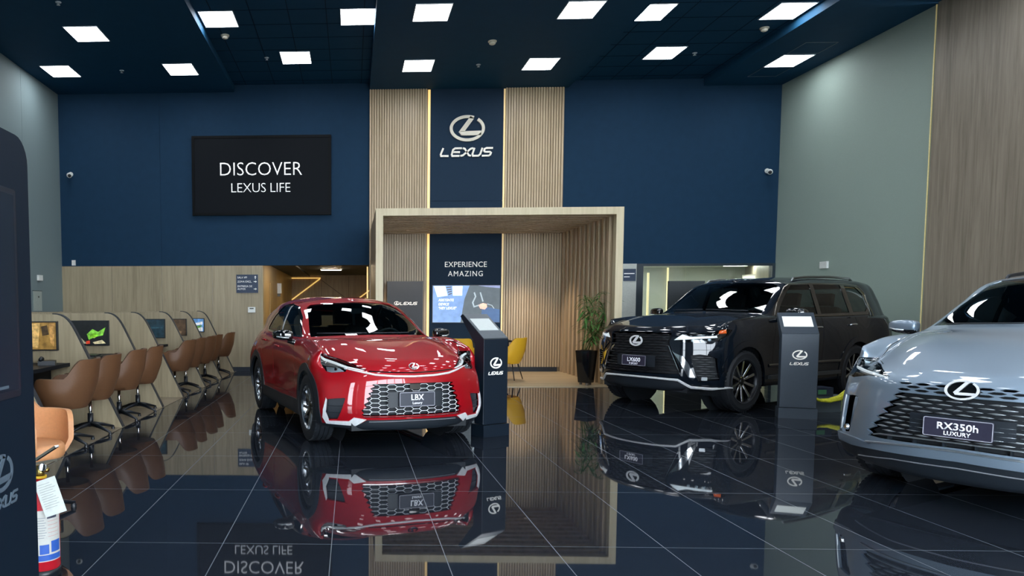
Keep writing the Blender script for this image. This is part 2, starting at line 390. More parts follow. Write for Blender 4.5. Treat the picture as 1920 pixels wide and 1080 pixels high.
det_m = mat('detector_cream', 'd9d2c0', .45)
def detector(x, y, z, label):
    t = thing('smoke_detector', label, 'smoke detector', (x, y, z), 0, 'smoke detectors')
    obj('base', lathe(BM(), [(0, 0), (.075, 0), (.075, -.018), (.06, -.02), (0, -.02)]), det_m, t, 40)
    obj('sensor_head', lathe(BM(), [(0, -.02), (.058, -.02), (.055, -.05), (.03, -.066), (0, -.068)]), det_m, t, 40)
detector(-2.23, 13.28, RZ, 'round cream smoke detector in the left recess below the light panel')
detector(2.46, 13.35, CZ, 'round cream smoke detector in the middle soffit above the wall emblem')
detector(7.11, 13.35, RZ, 'round cream smoke detector in the right recess beside the soffit step')
spr_m = mat('sprinkler_white', 'aab4ba', .35)
def sprinkler(x, y, z, label):
    t = thing('sprinkler', label, 'sprinkler', (x, y, z), 0, 'ceiling sprinklers')
    obj('escutcheon', lathe(BM(), [(0, 0), (.045, 0), (.04, -.012), (.015, -.016), (0, -.016)], 20), spr_m, t, 40)
    bm = BM(); lathe(bm, [(0, -.016), (.012, -.016), (.010, -.04), (.028, -.042), (.028, -.046), (0, -.046)], 16); obj('deflector', bm, spr_m, t, 40)
for x, y, z, l in ((-4.5, 14.64, CZ, 'tiny sprinkler head on the left soffit between two lit panels near the back'), (-1.63, 14.48, RZ, 'tiny sprinkler head in the left recess left of the far lit panel'),
                   (2.43, 14.6, CZ, 'tiny sprinkler head in the middle soffit closest to the back wall'), (6.49, 14.58, RZ, 'tiny sprinkler head in the right recess right of the far lit panel'),
                   (-4.46, 11.4, CZ, 'tiny sprinkler head on the left soffit at the top of the picture')): sprinkler(x, y, z, l)
def hatch(x0, x1, y0, y1, label):
    t = thing('access_hatch', label, 'access hatch', ((x0+x1)/2, (y0+y1)/2, CZ), 0, 'ceiling access hatches')
    w, d = (x1-x0)/2, (y1-y0)/2; bm = BM()
    for a in ((-w, w, -d, -d+.015), (-w, w, d-.015, d), (-w, -w+.015, -d, d), (w-.015, w, -d, d)): box(bm, *a, -.006, 0)
    obj('frame', bm, mat('hatch_frame', '4a5a68', .5), t)
    bm = BM(); box(bm, -w+.02, w-.02, -d+.02, d-.02, -.003, 0); obj('door', bm, navy_ceil, t)
hatch(8.0, 8.57, 13.66, 14.24, 'square navy access hatch in the right soffit, this side of the lit panel')
hatch(8.0, 8.57, 15.03, 15.6, 'square navy access hatch in the right soffit, behind the lit panel')
# ================================================================== ON THE BACK WALL
def flutes(name, x0, x1, label):
    bm = BM(); box(bm, x0, x1, BY-.04, BY-.001, .012, CZ-.002); n = round((x1-x0)/.055); p = (x1-x0)/n
    for i in range(n): box(bm, x0+i*p+.002, x0+(i+1)*p-.020, BY-.072, BY-.04, .11, CZ-.002, 1)
    tag(obj(name, bm, [wood('fluted_oak_gap_shade', '7b6a4e', '8a785b', '968466'), oak_flute]), label, 'wall panel', 'fluted oak wall strips')  # backing oak toned darker to paint shade between the ribs
flutes('fluted_wall_panel', .385, 1.625, 'tall fluted light oak wall strip left of the emblem')
flutes('fluted_wall_panel', 3.275, 4.51, 'tall fluted light oak wall strip right of the emblem')
bm = BM(); box(bm, 1.69, 3.235, BY-.03, BY-.001, 3.69, CZ-.002); box(bm, 1.69, 3.235, BY-.03, BY-.001, .012, 3.685)
tag(obj('emblem_wall_panel', bm, navy_dark), 'tall navy wall board between the two fluted oak strips', 'wall panel')
for x, m, l in ((1.658, led, 'bright warm vertical light strip along the left edge of the navy emblem board'), (3.252, led_soft, 'dim warm vertical light strip along the right edge of the navy emblem board')):
    bm = BM(); box(bm, x-.026, x+.026, BY-.02, BY-.005, .6, CZ-.01); tag(obj('light_strip', bm, m), l, 'light strip', 'warm light strips beside the emblem board')
FYP = BY-.03
t = thing('brand_sign', 'champagne metal oval emblem with wide capitals below on the navy board', 'sign', (2.465, FYP, 5.2))
bm = emblem_bm(.735, .04); obj('emblem', move(bm, Matrix.Translation((0, 0, .012))), steel, t)
bm = lexus_bm(1.10, .035); obj('lettering', move(bm, Matrix.Translation((0, 0, -.485))), mat('pale_champagne_metal', 'e2dfd4', .45, metal=.3), t)
t = thing('slogan_lettering', 'white two-line slogan on the navy board above the screen under the portal', 'lettering', (2.465, FYP, 2.2))
for s, z, w in (('EXPERIENCE', .075, 1.0), ('AMAZING', -.125, 1.14)): obj('lettering', move(text_bm(s, .120, .012, .97/w**.55, 1.04*w, .0), Matrix.Translation((0, 0, z))), letter, t)
# wall screen
t = thing('wall_screen', 'big black wall-mounted screen with white lettering on the navy wall', 'screen', (-1.95, BY, 4.26))
w, h = 1.51, .85; bm = BM(); e = .055
for a in ((-w, w, h-e, h), (-w, w, -h, -h+e), (-w, -w+e, -h+e, h-e), (w-e, w, -h+e, h-e)): box(bm, a[0], a[1], -.085, -.001, a[2], a[3])
obj('bezel', bm, mat('glossy_black_bezel', '05070a', .5, spec=.1), t)
bm = BM(); box(bm, -w+e, w-e, -.07, -.002, -h+e, h-e); sc = obj('display', bm, mat('dark_display', '0b0e12', .6, spec=.08, emit='10151b', power=.2), t)
obj('lettering', move(text_bm('DISCOVER', .30, .004, .95, .99, -.012), Matrix.Translation((-.02, -.07, .0))), mat('screen_white', 'ffffff', .5, emit='e6e9ea', power=.36), sc)
obj('lettering', move(text_bm('LEXUS LIFE', .212, .004, .97, .96, -.012), Matrix.Translation((-.02, -.07, -.36))), mat('screen_grey', 'ffffff', .5, emit='cfd4d6', power=.30), sc)
# direction sign
t = thing('direction_sign', 'small navy direction sign with white words and arrows on the oak wall', 'sign', (-2.285, BY-.012, 1.93))
bm = bbox(-.24, .24, -.018, 0, -.2, .2, .003); obj('plate', bm, mat('sign_navy', '1b2f49', .45), t)
bm = BM()
for s, z in (('SALA VIP', .115), ('ZONA EXCL.', .025), ('ENTREGA DE', -.075), ('AUTOS', -.135)): join(bm, move(text_bm(s, .042, .003, .95, 1, .01, 'LEFT'), Matrix.Translation((-.215, -.018, z))))
obj('lettering', bm, mat('sign_white', 'e8eaea', .5), t)
bm = BM()
for z, up_ in ((.135, 1), (.045, 0), (-.115, 0)):
    if up_: stroke(bm, [(.18, z-.035), (.18, z+.01)], .016, .003); prism(bm, [(.155, z+.005), (.205, z+.005), (.18, z+.04)], -.003, 0)
    else: stroke(bm, [(.145, z), (.185, z)], .016, .003); prism(bm, [(.18, z-.025), (.18, z+.025), (.215, z)], -.003, 0)
obj('arrow', move(bm, Matrix.Translation((0, -.018, 0))), mat('sign_white', 'e8eaea', .5), t)
t = thing('thermostat', 'small white thermostat on the oak wall under the direction sign', 'thermostat', (-2.19, BY-.012, 1.36))
obj('housing', bbox(-.08, .08, -.03, 0, -.06, .06, .012), white_pl, t); bm = BM(); box(bm, -.045, .045, -.0315, -.03, .015, .04); obj('display', bm, mat('lcd_grey', '3a4038', .3), t)
bm = bbox(-6.17, -6.09, BY-.03, BY, 2.345, 2.46, .008); tag(obj('motion_sensor', bm, white_pl), 'tiny white sensor box low in the corner of the navy wall', 'sensor')
def camera_fit(x, z, s, label):
    t = thing('security_camera', label, 'security camera', (x, BY, z), 0, 'security cameras on the navy wall')
    bm = BM(); lathe(bm, [(0, 0), (.05, 0), (.05, .02), (0, .02)], 20, 0, Matrix.Rotation(pi/2, 4, 'X')); obj('base', bm, white_pl, t, 40)
    bm = BM(); tube(bm, [(0, -.02, 0), (0, -.09, -.01), (s*.03, -.11, -.02)], .018, 10); obj('arm', bm, white_pl, t, 40)
    bm = BM(); tube(bm, [(s*-.02, -.08, -.03), (s*.01, -.13, -.04), (s*.05, -.22, -.065)], [.045, .055, .05], 16); bd = obj('housing', bm, white_pl, t, 40)
    bm = BM(); tube(bm, [(s*.05, -.219, -.065), (s*.052, -.224, -.066)], .036, 16); obj('lens', bm, black_pl, bd, 40)
camera_fit(8.78, 4.27, -1, 'small white security camera high on the navy wall near the right corner')
camera_fit(-6.15, 4.33, 1, 'small white security camera high on the navy wall near the left corner')
# ================================================================== SIDE WALLS
bm = bbox(XR-.04, XR, 14.42, 14.63, 2.13, 2.26, .01); tag(obj('wall_box', bm, white_pl), 'small white box on the grey right wall above the black car', 'wall box')
bm = bbox(XL, XL+.05, 14.86, 15.04, 1.97, 2.08, .01); tag(obj('emergency_light', bm, white_pl), 'small white emergency light box high on the grey left wall', 'emergency light')
t = thing('electrical_cabinet', 'flush grey electrical cabinet door on the left wall above the desks', 'electrical cabinet', (XL, 14.85, 1.55))
obj('door', bbox(0, .012, -.2, .2, -.2, .2, .003), mat('cabinet_grey', '98a39d', .5), t)
bm = BM(); box(bm, .001, .016, -.22, .22, .2, .215); obj('hinge', bm, mat('dark_grey_metal', '3c4546', .5), t)
bm = BM(); box(bm, .012, .02, .02, .06, .07, .1); obj('latch', bm, black_pl, t)
# ================================================================== CORRIDOR AND OFFICE, SEEN THROUGH THE OPENINGS
def bar(bm, a, b, w=.05, d=.03):
    a, b = Vector(a), Vector(b); stroke(bm, [a, b], w, d)
t = thing('corridor_light_lines', 'warm diagonal light lines set into the oak end wall of the corridor', 'light strip', (0, 23.995, 0))
bm = BM(); bar(bm, (-2.0, 2.36), (-1.0, 2.36), .03); bar(bm, (-2.02, .2), (-2.02, 2.36), .03); bar(bm, (-3.0+.0, .95), (-1.03, 2.36), .07) if 0 else bar(bm, (-1.02, 2.34), (-1.95, 1.65), .035)
bar(bm, (.12, 1.62), (.72, 2.06), .035); obj('strip', bm, mat('warm_led_line', 'ffe6a8', .5, emit='ffcf70', power=.5), t)
bm = BM(); bar(bm, (-.98, 2.3), (.1, 1.5), .02, .004); bar(bm, (-.97, .1), (-.97, 2.4), .012, .004); bar(bm, (-.1, .1), (-.1, 2.4), .012, .004); obj('joint', bm, mat('joint_brown', '5e4a2c', .6), t)
bm = BM(); box(bm, .335, .365, BY+.16, BY+.19, .05, 2.3); tag(obj('light_strip', bm, mat('warm_led_post', 'ffe6a8', .5, emit='ffd58a', power=.6)), 'warm vertical light strip at the right edge of the corridor opening', 'light strip')
for x0, x1, y, l in ((-1.32, -.78, 17.0, 'slim lit linear lamp on the corridor ceiling, nearer one'), (-.82, -.28, 20.0, 'slim lit linear lamp on the corridor ceiling, farther one')):
    t = thing('linear_lamp', l, 'ceiling lamp', ((x0+x1)/2, y, 2.45), 0, 'linear lamps in the corridor'); w = (x1-x0)/2
    bm = BM(); box(bm, -w-.02, w+.02, -.06, .06, -.03, 0); obj('housing', bm, white_pl, t)
    bm = BM(); box(bm, -w, w, -.05, .05, -.04, -.03); obj('diffuser', bm, mat('linear_diffuser', 'ffffff', .5, emit='ffe6c0', power=90), t)
detector(-.32, 18.6, 2.45, 'small round smoke detector on the dark corridor ceiling')
t = thing('corridor_door', 'oak flush door in the left side of the corridor', 'door', (-1.938, 17.9, 0))
obj('leaf', bbox(0, .02, -.45, .45, .01, 2.0, .004), wood('honey_oak_door', '776038', '8a7246', '978053'), t); bm = BM(); tube(bm, [(.02, .36, 1.0), (.06, .36, 1.0), (.06, .24, 1.0)], .01); obj('handle', bm, chrome, t, 40)
t = thing('wall_dispenser', 'white dispenser on the corridor wall beside the oak door', 'dispenser', (-1.94, 19.4, 1.9))
obj('housing', bbox(0, .1, -.08, .08, -.12, .14, .02), white_pl, t); bm = BM(); box(bm, 0, .07, -.05, .05, -.2, -.13); obj('tray', bm, mat('tray_grey', '5c5c58', .5), t)
t = thing('office_sign', 'navy sign with two white lines on the wall beside the glass office', 'sign', (5.97, BY, 2.09))
obj('plate', bbox(-.13, .13, -.018, 0, -.13, .13, .003), mat('sign_navy', '1b2f49', .45), t)
bm = BM(); stroke(bm, [(-.12, .03), (.1, .03)], .018, .003); stroke(bm, [(-.12, -.04), (.0, -.04)], .018, .003); obj('lettering', move(bm, Matrix.Translation((0, -.018, 0))), mat('sign_white', 'e8eaea', .5), t)
for x, y, z0, z1, l in ((8.76, 20.9, .1, 2.49, 'warm vertical light strip on the far wall of the glass office'), (6.93, 17.6, 1.2, 2.2, 'short warm vertical light strip behind the office door glass')):
    bm = BM(); box(bm, x-.022, x+.022, y, y+.03, z0, z1); tag(obj('light_strip', bm, mat('warm_led_office', 'fff0c8', .5, emit='ffeab4', power=.7)), l, 'light strip')
t = thing('display_board', 'dark free-standing display board behind the black car', 'display board', (6.45, 14.55, 0))
obj('panel', bbox(-.34, .34, -.03, .03, .03, 1.9, .004), mat('board_charcoal', '2e3438', .5), t)
for x in (-.25, .25): obj('foot', bbox(x-.03, x+.03, -.2, .2, 0, .03, .004), black_pl, t)
t = thing('office_screen', 'small framed picture on the oak wall inside the glass office', 'picture', (10.25, 19.5, 2.05))
obj('frame', bbox(-.02, .02, -.35, .35, -.18, .18, .004), mat('frame_grey', '6e6a64', .5), t); bm = BM(); box(bm, -.03, -.02, -.3, .3, -.14, .14); obj('print', bm, mat('print_pale', 'a8a8a2', .5), t)
# ================================================================== THE PORTAL
t = thing('portal', 'pale oak portal frame with ribbed oak walls and ceiling before the emblem board', 'portal', (2.53, 12.89, 0))
w, H = 2.11, 3.107; bm = BM(); e = .125
box(bm, -w, -w+e, 0, .16, 0, H); box(bm, w-e, w, 0, .16, 0, H); box(bm, -w+e, w-e, 0, .16, H-e, H); bevel(bm, .004, 1); obj('front_frame', bm, oak_pale, t)
bm = BM(); D = BY-12.89-.085
box(bm, -w, -w+.03, .16, D, 0, H-.002); box(bm, w-.03, w, .16, D, 0, H-.002); box(bm, -w+.03, w-.03, .16, D, H-.03, H-.002); obj('shell', bm, wood('fluted_oak_gap_shade', '7b6a4e', '8a785b', '968466'), t)  # shell in darkened oak, shade behind the ribs put into the colour
def rib(name):
    n = 11; bm = BM(); p = (D-.16)/n
    for i in range(n):
        y0 = .16+i*p+.16; y1 = .16+(i+1)*p
        if name == 'ceiling_ribs': box(bm, -w+.03, w-.03, y0, y1, H-.125, H-.03)
        else:
            s = -1 if name == 'left' else 1
            a, b = sorted((s*(w-.03), s*(w-.14))); box(bm, a, b, y0, y1, .002, H-.125)
    return bm
obj('side_ribs', rib('left'), oak_flute, t); obj('side_ribs', rib('right'), oak_flute, t); obj('ceiling_ribs', rib('ceiling_ribs'), oak_flute, t)
for k, (x, y) in enumerate(((1.15, 15.25), (3.62, 15.25))):  # warm downlights added to brighten the inside of the portal
    t = thing('added_downlight', 'small added downlight just under the ceiling ribs, brightening the portal', 'downlight', (x, y, H-.127), 0, 'added downlights inside the portal')
    obj('ring', lathe(BM(), [(.035, 0), (.045, 0), (.045, -.006), (.035, -.006)], 20), oak_flute, t)
    obj('lamp', lathe(BM(), [(0, 0), (.035, 0), (.035, -.003), (0, -.003)], 20), mat('added_downlight_disc', 'ffffff', .5, emit='ffdcae', power=.4), t)
    ld = bpy.data.lights.new('added_downlight_beam', 'SPOT'); ld.energy = 150; ld.color = (1, .80, .60); ld.spot_size = radians(84); ld.spot_blend = .8; ld.shadow_soft_size = .03
    lo = bpy.data.objects.new('added_downlight_beam', ld); COL.objects.link(lo); lo.parent = t; lo.location = (0, 0, -.02)
# presentation screen with its picture
t = thing('presentation_screen', 'lit wall screen with a blue slide under the portal', 'screen', (2.478, FYP, 1.476))
w, h = .72, .397; obj('housing', bbox(-w-.012, w+.012, -.045, 0, -h-.012, h+.012, .004), black_pl, t)
def em(name, c, p=1., vary=.12, scale=9):
    m = mat(name, c, .4, emit=c, power=p*.8, vary=vary, scale=scale)
    nt = m.node_tree; nt.links.new([n for n in nt.nodes if n.type == 'VALTORGB'][0].outputs[0], nt.nodes['Principled BSDF'].inputs['Emission Color']); return m
bm = BM(); box(bm, -w, w, -.048, -.045, -h, h); d = obj('display', bm, em('slide_blue', '6484b4'), t)
def flat(name, poly, m, y=-.0485, parent=None): return obj(name, prism(BM(), poly, y-.0008, y), m, parent or d)
flat('slide_picture', [(.07, h), (w, h), (w, -h), (-.12, -h), (-.04, .1)], em('slide_charcoal', '3a444a'))
flat('slide_picture', [(.35, -.05), (w, -.12), (w, -h), (.3, -h)], em('slide_navy', '2c4a72'), -.0493)
flat('slide_picture', [(.25, h), (w, h), (w, h-.06), (.5, h-.04)], em('slide_lilac', '70789a'), -.0493)
flat('slide_shape', [(-.7, h-.01), (-.45, h-.01), (-.4, .18), (-.62, .15)], em('slide_pale', 'cfe2ea'), -.0493)
flat('slide_shape', [(-.3, h-.01), (-.08, h-.01), (-.09, .18), (-.29, .18)], em('slide_pale', 'cfe2ea'), -.0493)
for k in range(4): flat('slide_shape', [(-.43+k*.015, h-.03-k*.05), (-.32+k*.004, h-.02-k*.045), (-.32+k*.004, h-.045-k*.045), (-.43+k*.015, h-.055-k*.05)], em('slide_dark', '3b3f4a'), -.0493)
bm = BM()
for s, z in (('ASISTENTE', .06), ('DEVICE', -.03), ('"HEY LEXUS"', -.115)): join(bm, move(text_bm(s, .055, .001, .9, 1, .02, 'LEFT', .2), Matrix.Translation((-.6, -.0495, z))))
obj('lettering', bm, em('slide_white', 'f0f6fa', 1.1), d)
flat('slide_picture', [(.26, -.02), (.36, .02), (.44, .0), (.45, -.07), (.4, -.12), (.3, -.1)], em('slide_skin', 'dca893'), -.0500)
bm = BM(); stroke(bm, [(.17, .25), (.2, .16), (.14, .03), (.17, -.06), (.3, -.02)], .03, .001); stroke(bm, [(.45, .0), (.55, -.03), (.6, -.1)], .015, .001); stroke(bm, [(.3, .25), (.36, .05)], .03, .001); obj('slide_shape', move(bm, Matrix.Translation((0, -.0498, 0))), em('slide_grey', '8d9aa0'), d)
# banner at the left under the portal
t = thing('display_banner', 'charcoal standing banner with white lettering under the left of the portal', 'banner', (1.12, 15.6, .012))
obj('panel', bbox(-.375, .375, -.02, .02, .06, 1.94, .003), mat('banner_charcoal', '262b32', .55), t); obj('base', bbox(-.4, .4, -.12, .12, 0, .06, .01), black_pl, t)
bm = lexus_bm(.36, .003); move(bm, Matrix.Translation((.08, -.02, 1.475))); join(bm, move(emblem_bm(.11, .003), Matrix.Translation((-.17, -.02, 1.48)))); obj('logo', bm, letter, t)
bm = BM()
for s, z in (('POWER', 1.045), ('POSITION', .925)): join(bm, move(text_bm(s, .06, .003, 1.0, 1.15, .02, 'LEFT'), Matrix.Translation((-.3, -.02, z))))
obj('lettering', bm, mat('banner_grey_letters', '9aa8a8', .5, emit='9aa8a8', power=.15), t)
# ================================================================== FURNITURE
tan = mat('tan_leather', '63432b', .5, vary=.07, scale=55, bump=.12)
tan_lit = mat('tan_leather_lit', 'c58a5c', .5, vary=.06, scale=55, bump=.12)  # same tan leather, window light painted in as a lighter tone
yellow = mat('yellow_upholstery', 'd9a820', .6, vary=.05, scale=120, bump=.1)
def shell_bm(R=.31, seat=.47, bottom=.385, arm=.695, back=.885, t=.035):
    """Tub shell of an armchair: faces -X (open side), back towards +X; seat pan at the bottom, walls rising from arms to back."""
    bm = BM(); nu, nv = 44, 8; out, inn = [], []
    a0 = radians(38)
    for i in range(nu+1):
        a = a0+(2*pi-2*a0)*i/nu                               # from the left arm's front tip round the back to the right one
        th = a-pi                                              # 0 = back
        b = .5+.5*cos(th*1.0); k = max(0, min(1, (cos(th)-.30)/.48)); k = k*k*(3-2*k)
        tip = min(i, nu-i)/nu; top = arm+(back-arm)*k-.07*max(0, 1-tip/.07)**2
        ro, ri = [], []
        for j in range(nv+1):
            v = j/nv; z = bottom+(top-bottom)*v
            flare = .68+.32*min(1, v*1.9)**.6+.20*max(0, v-.3)*k
            x, y = R*1.0*cos(th)*flare+.0, R*1.02*sin(th)*flare
            ro.append(bm.verts.new((x, y, z)))
        for j in range(nv+1):
            v = j/nv; z = seat-.03+(top-seat+.03)*v
            flare = .68+.32*min(1, max(0, (z-bottom)/(top-bottom))*1.9)**.6+.20*max(0, (z-bottom)/(top-bottom)-.3)*k
            x, y = (R-t)*cos(th)*flare, (R*1.02-t)*sin(th)*flare
            ri.append(bm.verts.new((x, y, z)))
        out.append(ro); inn.append(ri)
    for i in range(nu):
        for j in range(nv):
            bm.faces.new((out[i][j], out[i+1][j], out[i+1][j+1], out[i][j+1])); bm.faces.new((inn[i][j], inn[i][j+1], inn[i+1][j+1], inn[i+1][j]))
        bm.faces.new((out[i][nv], out[i+1][nv], inn[i+1][nv], inn[i][nv]))
    for i in (0, nu):
        vs = out[i]+inn[i][::-1]; bm.faces.new(vs if i == 0 else vs[::-1])
    bm.faces.new([out[i][0] for i in range(nu+1)][::-1])
    bmesh.ops.recalc_face_normals(bm, faces=bm.faces[:])
    return bm
def seat_bm(R=.235, z0=.40, z1=.50):
    bm = BM(); pts = []
    for i in range(40):
        a = 2*pi*i/40; r = R*(1+.05*cos(2*a)); pts.append((-.02+r*cos(a)*1.02, r*sin(a)*.92))
    prism(bm, pts, z0, z1, 'z'); bmesh.ops.bevel(bm, geom=[e for e in bm.edges if e.calc_face_angle(0) > 1], offset=.03, segments=3, affect='EDGES', profile=.5); return bm
def tub_chair(name, label, cat, m, base, group):
    t = thing(name, label, cat, group=group)
    lo = 0 if base == 'swivel' else -.075
    obj('shell', move(shell_bm(), Matrix.Translation((0, 0, lo))), m, t, 50); obj('seat_cushion', move(seat_bm(), Matrix.Translation((0, 0, lo))), m, t, 50)
    if base == 'swivel':
        bm = BM(); tube(bm, [(0, 0, .12), (0, 0, .40)], .018, 14); obj('gas_lift', bm, chrome, t, 40)
        bm = BM(); tube(bm, [(0, 0, .07), (0, 0, .22)], .032, 14); obj('column', bm, black_pl, t, 40)
        for k in range(4):
            a = pi/4+k*pi/2+.2; bm = BM(); tube(bm, [(.02*cos(a), .02*sin(a), .10), (.16*cos(a), .16*sin(a), .075), (.33*cos(a), .33*sin(a), .03)], [.026, .02, .012], 10)
            lg = obj('leg', bm, black_pl, t, 40)
            bm = BM(); lathe(bm, [(0, 0), (.02, 0), (.02, .018), (.012, .03), (0, .03)], 14, 0, Matrix.Translation((.32*cos(a), .32*sin(a), .0))); obj('glide', bm, black_pl, lg, 40)
    else:
        for sx in (-1, 1):
            for sy in (-1, 1):
                bm = BM(); tube(bm, [(sx*.14, sy*.13, .33), (sx*.22, sy*.2, .0)], [.013, .009], 10); obj('leg', bm, black_pl, t, 40)
    return t
# desk booths along the left wall
edge_m = mat('dark_edge_band', '20262c', .5)
def divider(y, xt, label):
    t = thing('desk_divider', label, 'desk divider', (xt, y, .006), 0, 'slanted oak desk dividers')
    # profile: floor tip at x=0, front edge leaning back to a rounded top corner, level top back to the wall
    top = 1.325; P = [(0, 0)]; bz = [(-.505, 1.05), (-.60, 1.25), (-.655, 1.325), (-.80, 1.325)]
    for k in range(9):
        a = k/8; P.append(tuple((1-a)**3*bz[0][i]+3*a*(1-a)**2*bz[1][i]+3*a*a*(1-a)*bz[2][i]+a**3*bz[3][i] for i in (0, 1)))
    back = XL+.01-xt; P += [(back, top), (back, 0)]
    obj('panel', prism(BM(), P, -.032, .032), oak, t)
    bm = BM(); pts = [Vector((p[0], p[1])) for p in P[:-1]]
    n = len(pts)
    for a, b in list(zip(pts, pts[1:]))[:9]:
        d = (b-a).normalized(); nr = Vector((d.y, -d.x)); c = [(a.x, a.y), (b.x, b.y), (b.x+nr.x*.012, b.y+nr.y*.012), (a.x+nr.x*.012, a.y+nr.y*.012)]
        prism(bm, c, -.033, .033)
    obj('edge_band', bm, edge_m, t)
tips = [(6.84, -2.72, 'oak desk divider nearest the camera, partly hidden by the dark foreground totem'), (8.53, -2.69, 'oak desk divider carrying the screen with the golden picture'),
        (10.26, -2.66, 'oak desk divider carrying the screen with green vegetables'), (11.44, -2.64, 'oak desk divider with no screen and no chairs before it'),
        (13.02, -2.61, 'oak desk divider carrying the dark teal screen'), (14.51, -2.58, 'oak desk divider carrying the small brown screen'), (15.97, -2.555, 'oak desk divider closest to the back wall')]
for a in tips: divider(*a)
def monitor(x0, x1, y, z0, z1, paint, label):
    t = thing('desk_screen', label, 'screen', ((x0+x1)/2, y-.034, (z0+z1)/2), 0, 'screens on the desk dividers'); w, h = (x1-x0)/2, (z1-z0)/2
    obj('housing', bbox(-w, w, -.045, 0, -h, h, .005), black_pl, t)
    bm = BM(); box(bm, -w+.014, w-.014, -.047, -.045, -h+.014, h-.014); d = obj('display', bm, em('screen_'+paint[0][0], paint[0][1], .32, .45, 14), t)
    for nm, c, poly in paint[1:]: flat('picture_shape', [(u*(w-.014), v*(h-.014)) for u, v in poly], em('screen_'+nm, c, .42, .55, 22), -.0475, d)
monitor(-3.98, -3.42, 8.53, .91, 1.25, [('ochre', '8a6a34'), ('sand', 'b9965a', [(-.1, .9), (.3, .95), (.2, -.9), (-.6, -.6)]), ('umber', '3a2d1c', [(.35, .7), (.62, .8), (.7, .1), (.4, 0)]), ('tan', 'a27a44', [(.7, .9), (.95, .9), (.9, -.8), (.75, -.5)]), ('green', '2f6a3a', [(-.62, .2), (-.45, .2), (-.45, -.3), (-.62, -.3)])], 'desk screen showing a golden-brown picture on the near divider')
monitor(-3.95, -3.39, 10.26, .88, 1.23, [('black', '14181a'), ('linen', 'a09a80', [(-.9, .3), (-.1, -.9), (-.7, -.9), (-.95, -.5)]), ('leaf', '6fae3a', [(-.1, -.1), (.2, .35), (.5, .1), (.9, .5), (.75, -.2), (.3, -.35), (.0, -.6)]), ('lime', 'b5cf5a', [(0, -.3), (.3, .0), (.55, -.15), (.3, -.45)]), ('tomato', 'c23a22', [(-.15, -.7), (.05, -.65), (.05, -.92), (-.15, -.95)]), ('cream', 'c9bd94', [(.2, -.8), (.7, -.6), (.9, -.9), (.3, -.95)])], 'desk screen showing green vegetables on a dark ground')
monitor(-3.80, -3.30, 13.02, .87, 1.21, [('teal', '18303a'), ('slate', '2b4a54', [(-.9, .1), (.9, .15), (.9, .05), (-.9, .0)])], 'dark teal desk screen beyond the gap between dividers')
monitor(-3.75, -3.25, 14.51, .86, 1.19, [('brown', '4a3a2a'), ('fawn', '7a634a', [(.0, -.4), (.7, -.5), (.6, -.9), (.1, -.8)])], 'small brown desk screen second from the back wall')
monitor(-3.68, -3.19, 15.97, .88, 1.18, [('sky', '5d8fc4'), ('cloud', 'dfe9ee', [(.1, .3), (.9, .6), (.9, .1), (.3, .0)]), ('meadow', '4f7f3a', [(-.2, -.2), (.9, .0), (.6, -.5), (.0, -.6)]), ('snow', 'e8ecea', [(.1, -.6), (.9, -.3), (.9, -.95), (.2, -.95)])], 'small bright desk screen with a blue sky picture closest to the back wall')
desk_m = mat('black_desk_top', '0c131a', .5, spec=.15)
def desk(y0, y1, x1, label):
    t = thing('desk', label, 'desk', (0, 0, .006), 0, 'black desks between the dividers')
    obj('desk_top', bbox(-4.7, x1, y0+.04, y1-.04, .72, .76, .006), desk_m, t)
    obj('pedestal', bbox(-4.6, -3.5, y1-.55, y1-.06, 0, .72, .006), desk_m, t); obj('side_panel', bbox(-4.6, -3.6, y0+.05, y0+.09, 0, .72, .004), desk_m, t)
desk(6.87, 8.50, -3.28, 'black desk in the nearest booth'); desk(8.56, 10.23, -3.3, 'black desk in the booth with the vegetable screen')
desk(11.47, 12.99, -3.25, 'black desk in the booth before the teal screen'); desk(13.05, 14.48, -3.25, 'black desk in the booth before the brown screen'); desk(14.54, 15.94, -3.2, 'black desk in the booth next to the back wall')
t = thing('computer_monitor', 'black computer monitor seen from the side on the nearest desk', 'monitor', (-3.62, 7.55, .766), .25)
obj('display', bbox(-.02, .02, -.27, .27, .12, .46, .006), black_pl, t); obj('neck', bbox(-.015, .015, -.03, .03, .012, .3, .004), chrome, t); obj('foot', bbox(-.09, .09, -.12, .12, 0, .012, .004), black_pl, t)
t = thing('laptop', 'black laptop open on the desk in the second booth', 'laptop', (-3.5, 9.7, .766), .1)
obj('keyboard_base', bbox(-.12, .12, -.17, .17, 0, .018, .004), black_pl, t); bm = bbox(-.008, .008, -.17, .17, 0, .23, .004); obj('lid', move(bm, Matrix.Translation((-.13, 0, .015)) @ Matrix.Rotation(radians(-18), 4, 'Y')), black_pl, t)
t = thing('desk_phone', 'black desk phone on the nearest desk beside the chairs', 'phone', (-3.42, 8.15, .766), .3)
obj('phone_body', bbox(-.09, .09, -.09, .09, 0, .05, .012), black_pl, t); bm = BM(); tube(bm, [(-.06, -.1, .065), (-.06, 0, .085), (-.06, .1, .065)], [.022, .014, .022], 10); obj('handset', bm, black_pl, t, 40)
chair0 = tub_chair('swivel_armchair', None, 'armchair', tan, 'swivel', 'tan swivel armchairs at the desks')
